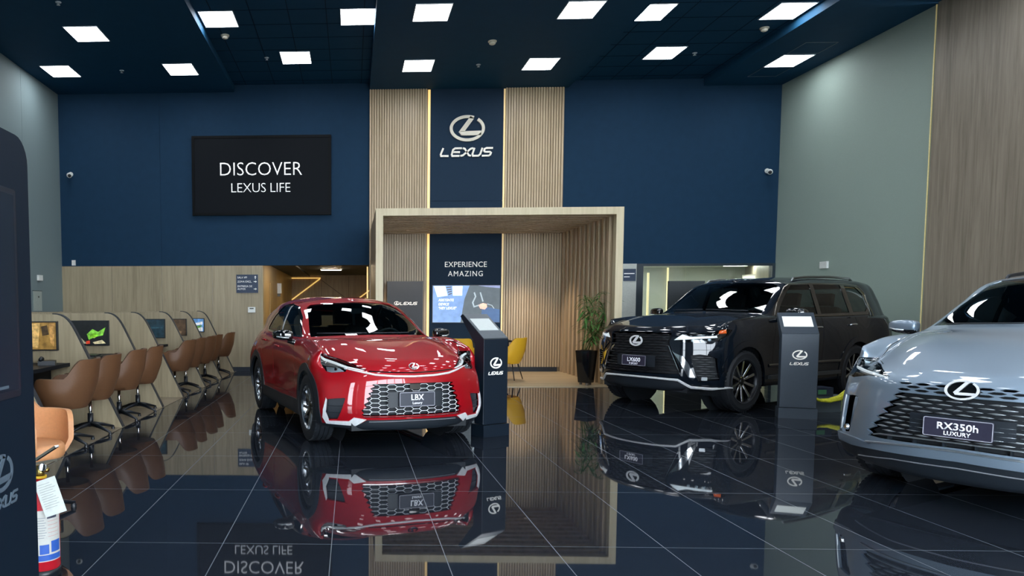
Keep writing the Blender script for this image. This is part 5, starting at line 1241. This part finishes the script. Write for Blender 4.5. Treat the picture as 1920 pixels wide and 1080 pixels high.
# ================================================================== RED COMPACT CROSSOVER
def build_red():
    B = Body(net_red(), (6,)); t = thing('red_crossover', 'red compact crossover car with silver mesh grille on the black tiles', 'car', *RED)
    P = paint('red_paint', '960010', .5, .2, 1., 1.5, .2); silver_trim = mat('satin_silver_trim', 'dcdee0', .35, metal=.25)
    wheels(B, t, 1.29, .79, .352, .225, .235, 'lbx', .395, .462, car_black)
    # bonnet, glass, doors
    bonnet(B, t, [(2.25, -.5), (2.25, .5), (1.90, .55), (1.72, .655), (1.52, .745), (1.42, .795), (1.1, .772), (.80, .742), (.90, .56), (.99, .3), (1.012, 0)] + [(.99, -.3), (.90, -.56), (.80, -.742), (1.1, -.772), (1.42, -.795), (1.52, -.745), (1.72, -.655), (1.90, -.55)],
           sym([(0, .768), (.21, .773), (.43, .782), (.47, .79), (.66, .885), (.95, .96), (.95, .3), (0, .3)]), P)
    glazing(B, t, sym([(0, 1.098), (.4, 1.09), (.70, 1.072), (.655, 1.20), (.575, 1.405), (.52, 1.438), (.3, 1.462), (0, 1.472)]),
            ([(.62, 1.065), (.30, 1.285), (.02, 1.415), (-.30, 1.452), (-.62, 1.442), (-.93, 1.315), (-1.16, 1.14), (-1.10, 1.10), (-.3, 1.065)],
             [('front_window', [(.55, 1.082), (.285, 1.268), (.02, 1.392), (-.26, 1.435), (-.28, 1.085)], car_glass), ('rear_side_window', [(-.36, 1.085), (-.34, 1.435), (-.60, 1.425), (-.90, 1.30), (-1.08, 1.145), (-1.04, 1.115)], car_glass)]),
            car_glass, car_glass, car_gloss, sym([(0, 1.10), (.6, 1.10), (.5, 1.37), (0, 1.39)]))
    for pr in 'lr':
        door(B, t, [(.70, .42), (.74, .70), (.70, .96), (.64, 1.045), (-.29, 1.055), (-.33, .95), (-.36, .42)], pr, P, (-.10, .93), P)
        door(B, t, [(-.375, .42), (-.345, .95), (-.305, 1.055), (-1.0, 1.085), (-1.02, .93), (-.90, .72), (-.82, .52), (-.80, .42)], pr, P, (-.86, .975), P)
        patch_part('rocker_trim', B, [(.86, .16), (.86, .385), (0, .36), (-.86, .385), (-.86, .16)], pr, car_black, t, .007, .03)
    # lamps
    H = [(.84, .938), (.765, .932), (.64, .880), (.545, .838), (.462, .789), (.51, .783), (.63, .806), (.655, .770), (.77, .757), (.81, .768), (.838, .84)]
    for poly, s in zip(both(H), (1, -1)):
        o = lamp(B, t, poly)
        bm = band(B, [(s*a, b) for a, b in ((.80, .905), (.74, .873), (.63, .822), (.49, .790))], [.012, .024, .02, .01], 'f', -.018, .008); obj('daytime_light', bm, drl_m, o, 50)
        q = [(.795, .822), (.70, .812), (.668, .782), (.77, .768), (.805, .776)]; patch_part('reflector', B, q if s > 0 else mir(q), 'f', lamp_white, o, -.020, .006)
        bm = BM(); p, n = B.hit(s*.73, .80, 'f', -.012); bm2 = BM(); lathe(bm2, [(0, .012), (.014, .010), (.02, 0), (0, 0)], 20); move(bm2, Matrix.Translation(p) @ n.to_track_quat('Z', 'Y').to_matrix().to_4x4()); join(bm, bm2); obj('projector', bm, chrome, o, 50)
    # nose: shut line, bright bar, grille
    hh = [(.45, .779), (.21, .766), (0, .760)]
    obj('bonnet_gap', band(B, [(-a, b) for a, b in hh[:-1]]+hh[::-1], .018, 'f', -.004, .006), car_gloss, t, 50)
    c = [(.66, .800), (.60, .790), (.50, .768), (.39, .745), (.21, .730), (0, .724)]
    obj('bright_bar', band(B, [(-a, b) for a, b in c[:-1]]+c[::-1], [.006, .016, .022, .024, .024, .024, .024, .024, .022, .016, .006], 'f', -.002, .010), silver_trim, t, 50)
    teeth = []; zz = [.652, .632, .612, .588, .565, .54, .515, .488, .46, .43, .40, .372]
    for i, z in enumerate(zz):
        e = .400+(.652-z)*.41; teeth.append((e+(.0 if i % 2 else .035), z))
    G = sym([(0, .660)]+[(.39, .657)]+teeth+[(.535, .350), (.50, .340), (0, .342)])
    g = grille_hole(B, t, G, .05)
    obj('mesh', lattice(B, comb(-.66, .66, .338, .68, .112, .0445), G, 'f', -.012, .0034, .02), silver_trim, g, 50)
    for k in range(1): pass
    obj('bottom_bar', band(B, [(-.52, .335), (-.2, .333), (.2, .333), (.52, .335)], .010, 'f', .0, .006), chrome, g, 50)
    patch_part('radar_cover', B, [(-.056, .598), (.056, .598), (.056, .652), (-.056, .652)], 'f', car_gloss, g, -.004, .02)
    obj('emblem', on_surface(emblem_bm(.105, .006, 1.1), B, 0, .818, 'f', .003), chrome, t)
    number_plate(B, t, .503, .375, .142, plate_navy, [('LBX', .058, -.008, .95), ('Luxury', .026, -.048, 1.0)], (.285, .15, 0), .035)
    # corners
    for sgn in (1, -1):
        f = lambda q: q if sgn > 0 else mir(q)
        v = f([(.835, .500), (.70, .520), (.675, .515), (.742, .30), (.822, .292), (.85, .37)])
        B.carve(v, 'f'); o = part('air_vent', t); skin('vent_backing', B.patch(v, 'f'), car_black, o, -.03, 0)
        for z in (.36, .43): obj('vent_slat', band(B, [(sgn*(.70+(.43-z)*.3), z), (sgn*.84, z)], .012, 'f', -.025, .01), car_black, o, 50)
        patch_part('corner_trim', B, f([(.838, .515), (.862, .40), (.862, .32), (.825, .258), (.575, .246), (.487, .308), (.60, .328), (.64, .289), (.81, .285), (.846, .372), (.834, .495)]), 'f', silver_trim, o, .010, .02)
        patch_part('vent_lip', B, f([(.84, .520), (.70, .536), (.655, .53), (.69, .519), (.832, .503)]), 'f', P, o, .008, .015)
    S_ = sym([(0, .306), (.478, .302), (.575, .243), (.83, .254), (.90, .26), (.90, .14), (0, .14)])
    patch_part('front_spoiler', B, S_, 'f', car_black, t, .006, .03)
    obj('spoiler_line', band(B, [(-.46, .288), (0, .292), (.46, .288)], .008, 'f', .012, .004), mat('grey_trim_line', '6c7076', .35), t, 50)
    mirror(B, t, 1, .60, .985, 1.085, car_gloss, .22, .14); mirror(B, t, -1, .60, .985, 1.085, car_gloss, .22, .14)
    wipers(B, t, [((-.10, 1.105), (-.62, 1.10)), ((.45, 1.10), (-.05, 1.105))])
    cabin(t, .30, .62, .70, .985, [(-.05, .36, .42), (-.05, -.36, .42), (-.95, .36, .42), (-.95, -.36, .42)], (.38, .36, .98))
    bm = BM(); p, n = B.hit(0, 1.42, 'f', -.03); box(bm, p.x-.06, p.x-.02, -.10, .10, 1.33, 1.39); bevel(bm, .012); obj('inner_mirror', bm, car_black, t)
    for s in (1, -1): patch_part('tail_light', B, [(s*.3, .90), (s*.82, .92), (s*.82, .96), (s*.3, .94)][::s], 'b', mat('tail_red', '8a0c14', .2), t, .006, .01)
    for x in (-1.2, .1):
        pass
    underbody(B, t, -1.95, 1.95, .62, .19)
    for v in B.bm.verts: pass
    skin('body', B.bm, P, t, 0, .02)
# ================================================================== BLACK LARGE OFF-ROADER
def build_black():
    B = Body(net_black(), (6,)); t = thing('black_off_roader', 'large black off-roader car with tall dark grille behind the slate kiosk', 'car', *BLACK)
    P = paint('black_paint', '07101a', .5, 0., 1., 1.48, .05)
    wheels(B, t, 1.425, .835, .412, .275, .285, 'lx', .468, .535, P)
    bonnet(B, t, [(2.6, -.46), (2.6, .46), (2.28, .50), (2.16, .60), (2.0, .74), (1.86, .815), (1.5, .86), (1.0, .83), (.74, .80), (.86, .6), (.96, .3), (.985, 0)] + [(.96, -.3), (.86, -.6), (.74, -.80), (1.0, -.83), (1.5, -.86), (1.86, -.815), (2.0, -.74), (2.16, -.60), (2.28, -.50)],
           sym([(0, 1.078), (.47, 1.072), (.59, 1.065), (.98, 1.14), (.98, .5), (0, .5)]), P)
    glazing(B, t, sym([(0, 1.345), (.4, 1.335), (.755, 1.305), (.70, 1.50), (.632, 1.70), (.56, 1.735), (.3, 1.755), (0, 1.762)]),
            ([(.66, 1.275), (.42, 1.48), (.12, 1.70), (0, 1.742), (-.4, 1.752), (-1.45, 1.758), (-1.78, 1.735), (-1.95, 1.60), (-1.96, 1.36), (-1.86, 1.285), (-.4, 1.268)],
             [('front_window', [(.52, 1.305), (.38, 1.44), (.10, 1.655), (0, 1.712), (-.40, 1.722), (-.40, 1.295)], car_glass), ('rear_side_window', [(-.50, 1.295), (-.50, 1.722), (-1.26, 1.728), (-1.30, 1.31)], car_glass),
              ('quarter_window', [(-1.42, 1.315), (-1.38, 1.722), (-1.70, 1.70), (-1.86, 1.58), (-1.87, 1.38), (-1.80, 1.325)], car_glass)]),
            car_glass, car_glass_dark, car_gloss, sym([(0, 1.32), (.7, 1.32), (.6, 1.70), (0, 1.70)]))
    bronze = mat('bright_window_moulding', '8e8a82', .2, metal=1)
    for pr in 'lr':
        door(B, t, [(.78, .56), (.80, .9), (.74, 1.22), (.66, 1.262), (-.43, 1.258), (-.45, 1.0), (-.46, .56)], pr, P, (-.30, 1.10), chrome)
        door(B, t, [(-.475, .56), (-.465, 1.0), (-.445, 1.258), (-1.40, 1.268), (-1.42, 1.15), (-1.30, 1.02), (-1.02, .86), (-.94, .70), (-.92, .56)], pr, P, (-1.26, 1.125), chrome)
        obj('window_moulding', band(B, [(.60, 1.272), (0, 1.266), (-.8, 1.266), (-1.80, 1.285), (-1.92, 1.35), (-1.925, 1.60), (-1.78, 1.715), (-1.45, 1.742), (-.4, 1.738), (.0, 1.726), (.13, 1.68), (.42, 1.46), (.60, 1.285)], .016, pr, -.002, .008, 6), bronze, t, 50)
        obj('door_moulding', band(B, [(.88, .60), (-.92, .60)], .05, pr, .0, .012), car_gloss, t, 50)
        s = 1 if pr == 'l' else -1
        bm = bbox(-.92, .88, .80, 1.0, .415, .465, .015); bm = move(bm, Matrix.Scale(s, 4, (0, 1, 0))); bmesh.ops.recalc_face_normals(bm, faces=bm.faces[:]); obj('side_step', bm, mat('step_grey', '34383b', .45), t)
        bm = BM(); tube(bm, [(-.15, s*.655, 1.775), (-.22, s*.645, 1.815), (-.5, s*.64, 1.838), (-1.2, s*.64, 1.855), (-1.8, s*.635, 1.838), (-1.95, s*.63, 1.79)], [.008, .018, .02, .02, .018, .008], 10); obj('roof_rail', bm, mat('roof_rail_grey', '8a8f92', .3, metal=1), t, 50)
    Hd = [(.499, .964), (.585, 1.052), (.84, 1.072), (.93, 1.115), (.965, 1.105), (.962, 1.03), (.926, .958), (.752, .935), (.569, .940)]
    for poly, s in zip(both(Hd), (1, -1)):
        f = (lambda q: q) if s > 0 else mir
        o = lamp(B, t, poly)
        patch_part('daytime_light', B, f([(.505, .967), (.587, 1.045), (.675, 1.012), (.90, 1.03), (.91, 1.005), (.671, .980)]), 'f', drl_m, o, -.012, .008)
        patch_part('turn_lamp', B, f([(.905, 1.06), (.895, 1.098), (.935, 1.11), (.95, 1.062)]), 'f', amber, o, -.008, .008)
        for k in range(3):
            p, n = B.hit(s*(.70+.075*k), .962+.006*k, 'f', -.012); bm = BM(); lathe(bm, [(0, .010), (.014, .008), (.02, 0), (0, 0)], 16); move(bm, Matrix.Translation(p) @ n.to_track_quat('Z', 'Y').to_matrix().to_4x4()); obj('projector', bm, lamp_white, o, 50)
    G = sym([(0, 1.068), (.25, 1.066), (.465, 1.058), (.475, 1.02), (.452, .93), (.53, .75), (.605, .56), (.585, .515), (.3, .505), (0, .505)])
    g = grille_hole(B, t, G, .06)
    fin = mat('grille_gloss_black', '0b0d11', .3)
    rows = [.53+.036*k for k in range(15)]
    obj('mesh', spindles(B, rows, .155, .168, .024, G, -.012, None, .016), fin, g, 30)
    bar2 = [(.455, .885), (.53, .70), (.60, .512)]
    for s in (1, -1):
        f = (lambda q: q) if s > 0 else mir
        obj('edge_moulding', band(B, [(s*a, b) for a, b in bar2], .014, 'f', .0, .012), chrome, g, 50)
        o = part('corner_intake', t)
        patch_part('bright_blade', B, f([(.487, .835), (.52, .80), (.616, .755), (.682, .65), (.74, .485), (.715, .437), (.672, .49), (.628, .60), (.565, .72)]), 'f', chrome, o, .012, .03)
        v = f([(.692, .770), (.78, .785), (.87, .77), (.926, .735), (.950, .455), (.766, .425)])
        B.carve(v, 'f'); skin('intake_backing', B.patch(v, 'f'), inner_m, o, -.05, 0)
        obj('intake_mesh', spindles(B, [.445+.03*k for k in range(12)], .085, .092, .014, v, -.012, None, .01), mat('intake_grey', '43474b', .35), o, 30)
        obj('fog_lamp', on_surface(prism(BM(), rrect(-.035, .035, -.022, .022, .008), -.01, 0), B, s*.82, .468, 'f', .0), lamp_white, o)
        patch_part('cheek_panel', B, f([(.50, .905), (.56, .932), (.752, .926), (.92, .948), (.955, .92), (.955, .80), (.80, .795), (.68, .79), (.63, .80)]), 'f', P, o, .010, .02)
    lp = [(.975, .352), (.869, .338), (.69, .350), (.640, .385), (.566, .440), (.3, .452), (0, .456)]
    obj('bumper_lip', band(B, [(-a, b) for a, b in lp[:-1]]+lp[::-1], [.012, .028, .034, .034, .032, .026, .024, .026, .032, .034, .034, .028, .012], 'f', .004, .016), mat('satin_silver_trim'), t, 50)
    S_ = sym([(0, .438), (.56, .420), (.67, .33), (.86, .315), (.99, .325), (.99, .22), (0, .22)])
    patch_part('lower_guard', B, S_, 'f', car_black, t, .006, .03)
    obj('emblem', on_surface(emblem_bm(.195, .014, 1.2), B, 0, .942, 'f', .008), mat('satin_silver_trim'), t)
    number_plate(B, t, .672, .375, .142, plate_m, [('LX600', .056, -.016, 1.0), ('F SPORT', .026, -.056, 1.0)], (.30, .15, 0), .03)
    for s in (1, -1): mirror(B, t, s, .50, 1.085, 1.30, car_gloss, .24, .19)
    wipers(B, t, [((.05, 1.352), (.60, 1.335)), ((-.55, 1.345), (0, 1.352))])
    cabin(t, .52, .55, .80, 1.22, [(-.15, .42, .66), (-.15, -.42, .66), (-1.1, .42, .66), (-1.1, -.42, .66)], (.28, .42, 1.2))
    bm = BM(); p, n = B.hit(0, 1.70, 'f', -.03); box(bm, p.x-.06, p.x-.02, -.11, .11, 1.60, 1.67); bevel(bm, .012); obj('inner_mirror', bm, car_black, t)
    underbody(B, t, -2.5, 2.2, .66, .27)
    skin('body', B.bm, P, t, 0, .02)
# ================================================================== SILVER CROSSOVER
def build_silver():
    B = Body(net_silver(), (6,)); t = thing('silver_crossover', 'silver grey crossover car with a body-coloured slotted grille at the right edge', 'car', *SILVER)
    P = paint('silver_paint', '7c8d9d', .42, .55, 1., 1.5)
    wheels(B, t, 1.425, .825, .378, .235, .267, 'rx', .425, .49, car_black)
    bonnet(B, t, [(2.6, -.55), (2.6, .55), (2.20, .50), (2.02, .63), (1.86, .73), (1.70, .79), (1.50, .815), (1.2, .80), (1.03, .785), (1.12, .6), (1.24, .3), (1.272, 0)] + [(1.24, -.3), (1.12, -.6), (1.03, -.785), (1.2, -.80), (1.50, -.815), (1.70, -.79), (1.86, -.73), (2.02, -.63), (2.20, -.50)],
           sym([(0, .895), (.2, .893), (.40, .885), (.48, .893), (.62, .965), (.97, 1.03), (.97, .4), (0, .4)]), P)
    glazing(B, t, sym([(0, 1.270), (.4, 1.262), (.745, 1.238), (.69, 1.41), (.605, 1.585), (.54, 1.618), (.3, 1.642), (0, 1.65)]),
            ([(.88, 1.20), (.52, 1.44), (.22, 1.585), (-.10, 1.618), (-.62, 1.615), (-1.2, 1.575), (-1.5, 1.42), (-1.6, 1.25), (-.3, 1.19)],
             [('front_window', [(.79, 1.215), (.50, 1.42), (.21, 1.562), (-.10, 1.597), (-.35, 1.60), (-.35, 1.21)], car_glass), ('rear_side_window', [(-.43, 1.21), (-.43, 1.60), (-.62, 1.597), (-1.15, 1.56), (-1.42, 1.40), (-1.5, 1.26), (-1.4, 1.235)], car_glass)]),
            car_glass, car_glass, car_gloss, sym([(0, 1.22), (.6, 1.22), (.5, 1.50), (0, 1.51)]))
    for pr in 'lr':
        door(B, t, [(.86, .42), (.90, .75), (.86, 1.08), (.80, 1.165), (-.36, 1.155), (-.39, 1.0), (-.41, .42)], pr, P, (-.20, 1.0), P)
        door(B, t, [(-.425, .42), (-.405, 1.0), (-.375, 1.155), (-1.2, 1.16), (-1.25, 1.0), (-1.02, .82), (-.92, .6), (-.90, .42)], pr, P, (-1.05, 1.04), P)
        patch_part('rocker_trim', B, [(.95, .16), (.95, .38), (-.95, .38), (-.95, .16)], pr, car_black, t, .007, .03)
        s = 1 if pr == 'l' else -1
        bm = BM(); tube(bm, [(.10, s*.60, 1.625), (.03, s*.60, 1.668), (-.3, s*.605, 1.698), (-.9, s*.605, 1.708), (-1.25, s*.60, 1.685), (-1.4, s*.59, 1.635)], [.008, .016, .018, .018, .016, .008], 10); obj('roof_rail', bm, mat('dark_roof_rail', '34383e', .3, metal=.8), t, 50)
    Hd = [(.952, .905), (.935, .985), (.88, .992), (.80, .988), (.644, .956), (.482, .886), (.56, .878), (.668, .876), (.83, .845), (.94, .850)]
    for poly, s in zip(both(Hd), (1, -1)):
        f = (lambda q: q) if s > 0 else mir
        o = lamp(B, t, poly, house=mat('lamp_dark_grey', '23272c', .25, metal=.4))
        obj('daytime_light', band(B, [(s*a, b) for a, b in ((.90, .925), (.78, .915), (.66, .905), (.50, .886))], [.012, .014, .014, .010], 'f', -.014, .008), drl_m, o, 50)
        for k in range(3):
            q = f([(.87-.09*k, .975-.02*k), (.80-.09*k, .972-.022*k), (.79-.09*k, .946-.02*k), (.86-.09*k, .948-.018*k)]); patch_part('projector', B, q, 'f', lamp_white, o, -.018, .008)
        obj('lamp_brow', band(B, [(s*a, b) for a, b in ((.93, .978), (.80, .982), (.645, .95), (.50, .892))], .008, 'f', -.008, .006), chrome, o, 50)
    teeth = []
    for i in range(12):
        z = .765-.0285*i; e = .385+(.765-z)*.64; teeth.append((e+(.045 if i % 2 == 0 else -.012), z-.0 if i % 2 == 0 else z+.008))
    G = sym([(0, .872), (.128, .870), (.30, .866), (.40, .858), (.405, .80), (.380, .785)]+teeth+[(.60, .437), (.51, .434), (0, .446)])
    g = grille_hole(B, t, G, .05)
    bar_m = mat('grille_satin_grey', 'a2a9ae', .28, metal=.8)
    rows = [.500+.0285*k for k in range(10)]
    obj('mesh', spindles(B, rows, .113, .094, .017, G, -.006, None, .012), bar_m, g, 30)
    for s in (1, -1):
        f = (lambda q: q) if s > 0 else mir
    # slots let into the body colour above the mesh
    T_ = sym([(0, .872), (.128, .870), (.30, .866), (.40, .858), (.405, .80), (.38, .788), (0, .788)])
    up_ = B.patch(T_, 'f')
    for r, z in enumerate((.856, .833, .810)):
        for k in range(-4, 5):
            y = k*.118+(.059 if r % 2 else 0); L = .100
            if abs(y) < .37-.0*r: B.carve([(y-L/2, z), (y-L*.22, z+.0085), (y+L*.22, z+.0085), (y+L/2, z), (y+L*.22, z-.0085), (y-L*.22, z-.0085)], 'f', up_)
    skin('upper_mesh', up_, P, g, .0, .014)
    for r, (z, hgt) in enumerate(()):
        y = (.0 if r % 2 else .0625)
        while y < .40-.02*r:
            for s in ((1, -1) if y > 0 else (1,)):
                if abs(y) > .10 or r == 5:
                    L = .105; q = [(s*y-L/2, z), (s*y-L/4, z+hgt/2*.8), (s*y+L/4, z+hgt/2*.8), (s*y+L/2, z), (s*y+L/4, z-hgt/2*.8), (s*y-L/4, z-hgt/2*.8)]
                    patch_part('slot', B, q, 'f', inner_m, g, .0015, .0)
            y += .125
    bar = [(.55, .455), (.51, .464), (.30, .478), (0, .482)]
    obj('cross_bar', band(B, [(-a, b) for a, b in bar[:-1]]+bar[::-1], .012, 'f', -.004, .012), bar_m, g, 50)
    for y in (-.45, -.27, -.09, .09, .27, .45): obj('slot_divider', band(B, [(y, .436), (y, .478)], .012, 'f', -.03, .02, 2), car_black, g, 50)
    rim = [(.60, .392), (.53, .400), (.3, .419), (0, .428)]
    obj('bumper_lip', band(B, [(.935, .300), (.80, .335), (.66, .372), (.60, .398), (.53, .404), (.3, .425), (0, .432)][:0] or ([(-a, b) for a, b in rim[:-1]]+rim[::-1]), .014, 'f', .016, .010), bar_m, t, 50)
    patch_part('bumper_chin', B, sym([(0, .424), (.3, .416), (.51, .398), (.57, .380), (.70, .396), (.90, .402), (.97, .398), (.97, .345), (.75, .333), (.55, .345), (0, .36)]), 'f', P, t, .016, .03)
    S_ = sym([(0, .366), (.40, .356), (.60, .342), (.75, .333), (.97, .345), (.97, .14), (0, .14)])
    patch_part('front_spoiler', B, S_, 'f', car_black, t, .006, .03)
    obj('spoiler_line', band(B, [(-.7, .262), (-.4, .30), (0, .312), (.4, .30), (.7, .262)], .008, 'f', .012, .004), mat('grey_trim_line', '6c7076', .35), t, 50)
    for sgn in (1, -1):
        f = (lambda q: q) if sgn > 0 else mir
        v = f([(.862, .700), (.80, .712), (.735, .712), (.72, .69), (.795, .425), (.87, .410), (.892, .44)])
        B.carve(v, 'f'); o = part('air_curtain', t); skin('vent_backing', B.patch(v, 'f'), car_gloss, o, -.04, 0)
        obj('vent_edge', band(B, [(sgn*.868, .705), (sgn*.885, .55), (sgn*.896, .43)], .010, 'f', .0, .006), bar_m, o, 50)
        p, n = B.hit(sgn*.84, .455, 'f', -.015); bm = BM(); lathe(bm, [(0, .02), (.02, .018), (.026, 0), (0, 0)], 16); obj('parking_sensor', move(bm, Matrix.Translation(p) @ n.to_track_quat('Z', 'Y').to_matrix().to_4x4()), chrome, o, 50)
    bm = prism(BM(), [(.098*cos(2*pi*k/36), .060*sin(2*pi*k/36)) for k in range(36)], -.012, 0); e = part('emblem', t)
    obj('badge_plate', on_surface(bm, B, 0, .835, 'f', .004), car_gloss, e); obj('badge_ring', on_surface(emblem_bm(.19, .012, .75), B, 0, .835, 'f', .014), mat('satin_silver_trim'), e)
    number_plate(B, t, .580, .385, .132, plate_m, [('RX350h', .048, -.010, 1.05), ('LUXURY', .028, -.048, 1.0)], (.29, .135, .01), .024)
    for s in (1, -1): mirror(B, t, s, .74, 1.075, 1.215, P, .25, .15)
    wipers(B, t, [((-.05, 1.262), (-.62, 1.245)), ((.5, 1.25), (0, 1.262))])
    cabin(t, .34, .78, .74, 1.10, [(.05, .40, .50), (.05, -.40, .50), (-.92, .40, .50), (-.92, -.40, .50)], (.52, .40, 1.1))
    underbody(B, t, -2.3, 2.15, .66, .20)
    skin('body', B.bm, P, t, 0, .02)
build_red(); build_black(); build_silver()
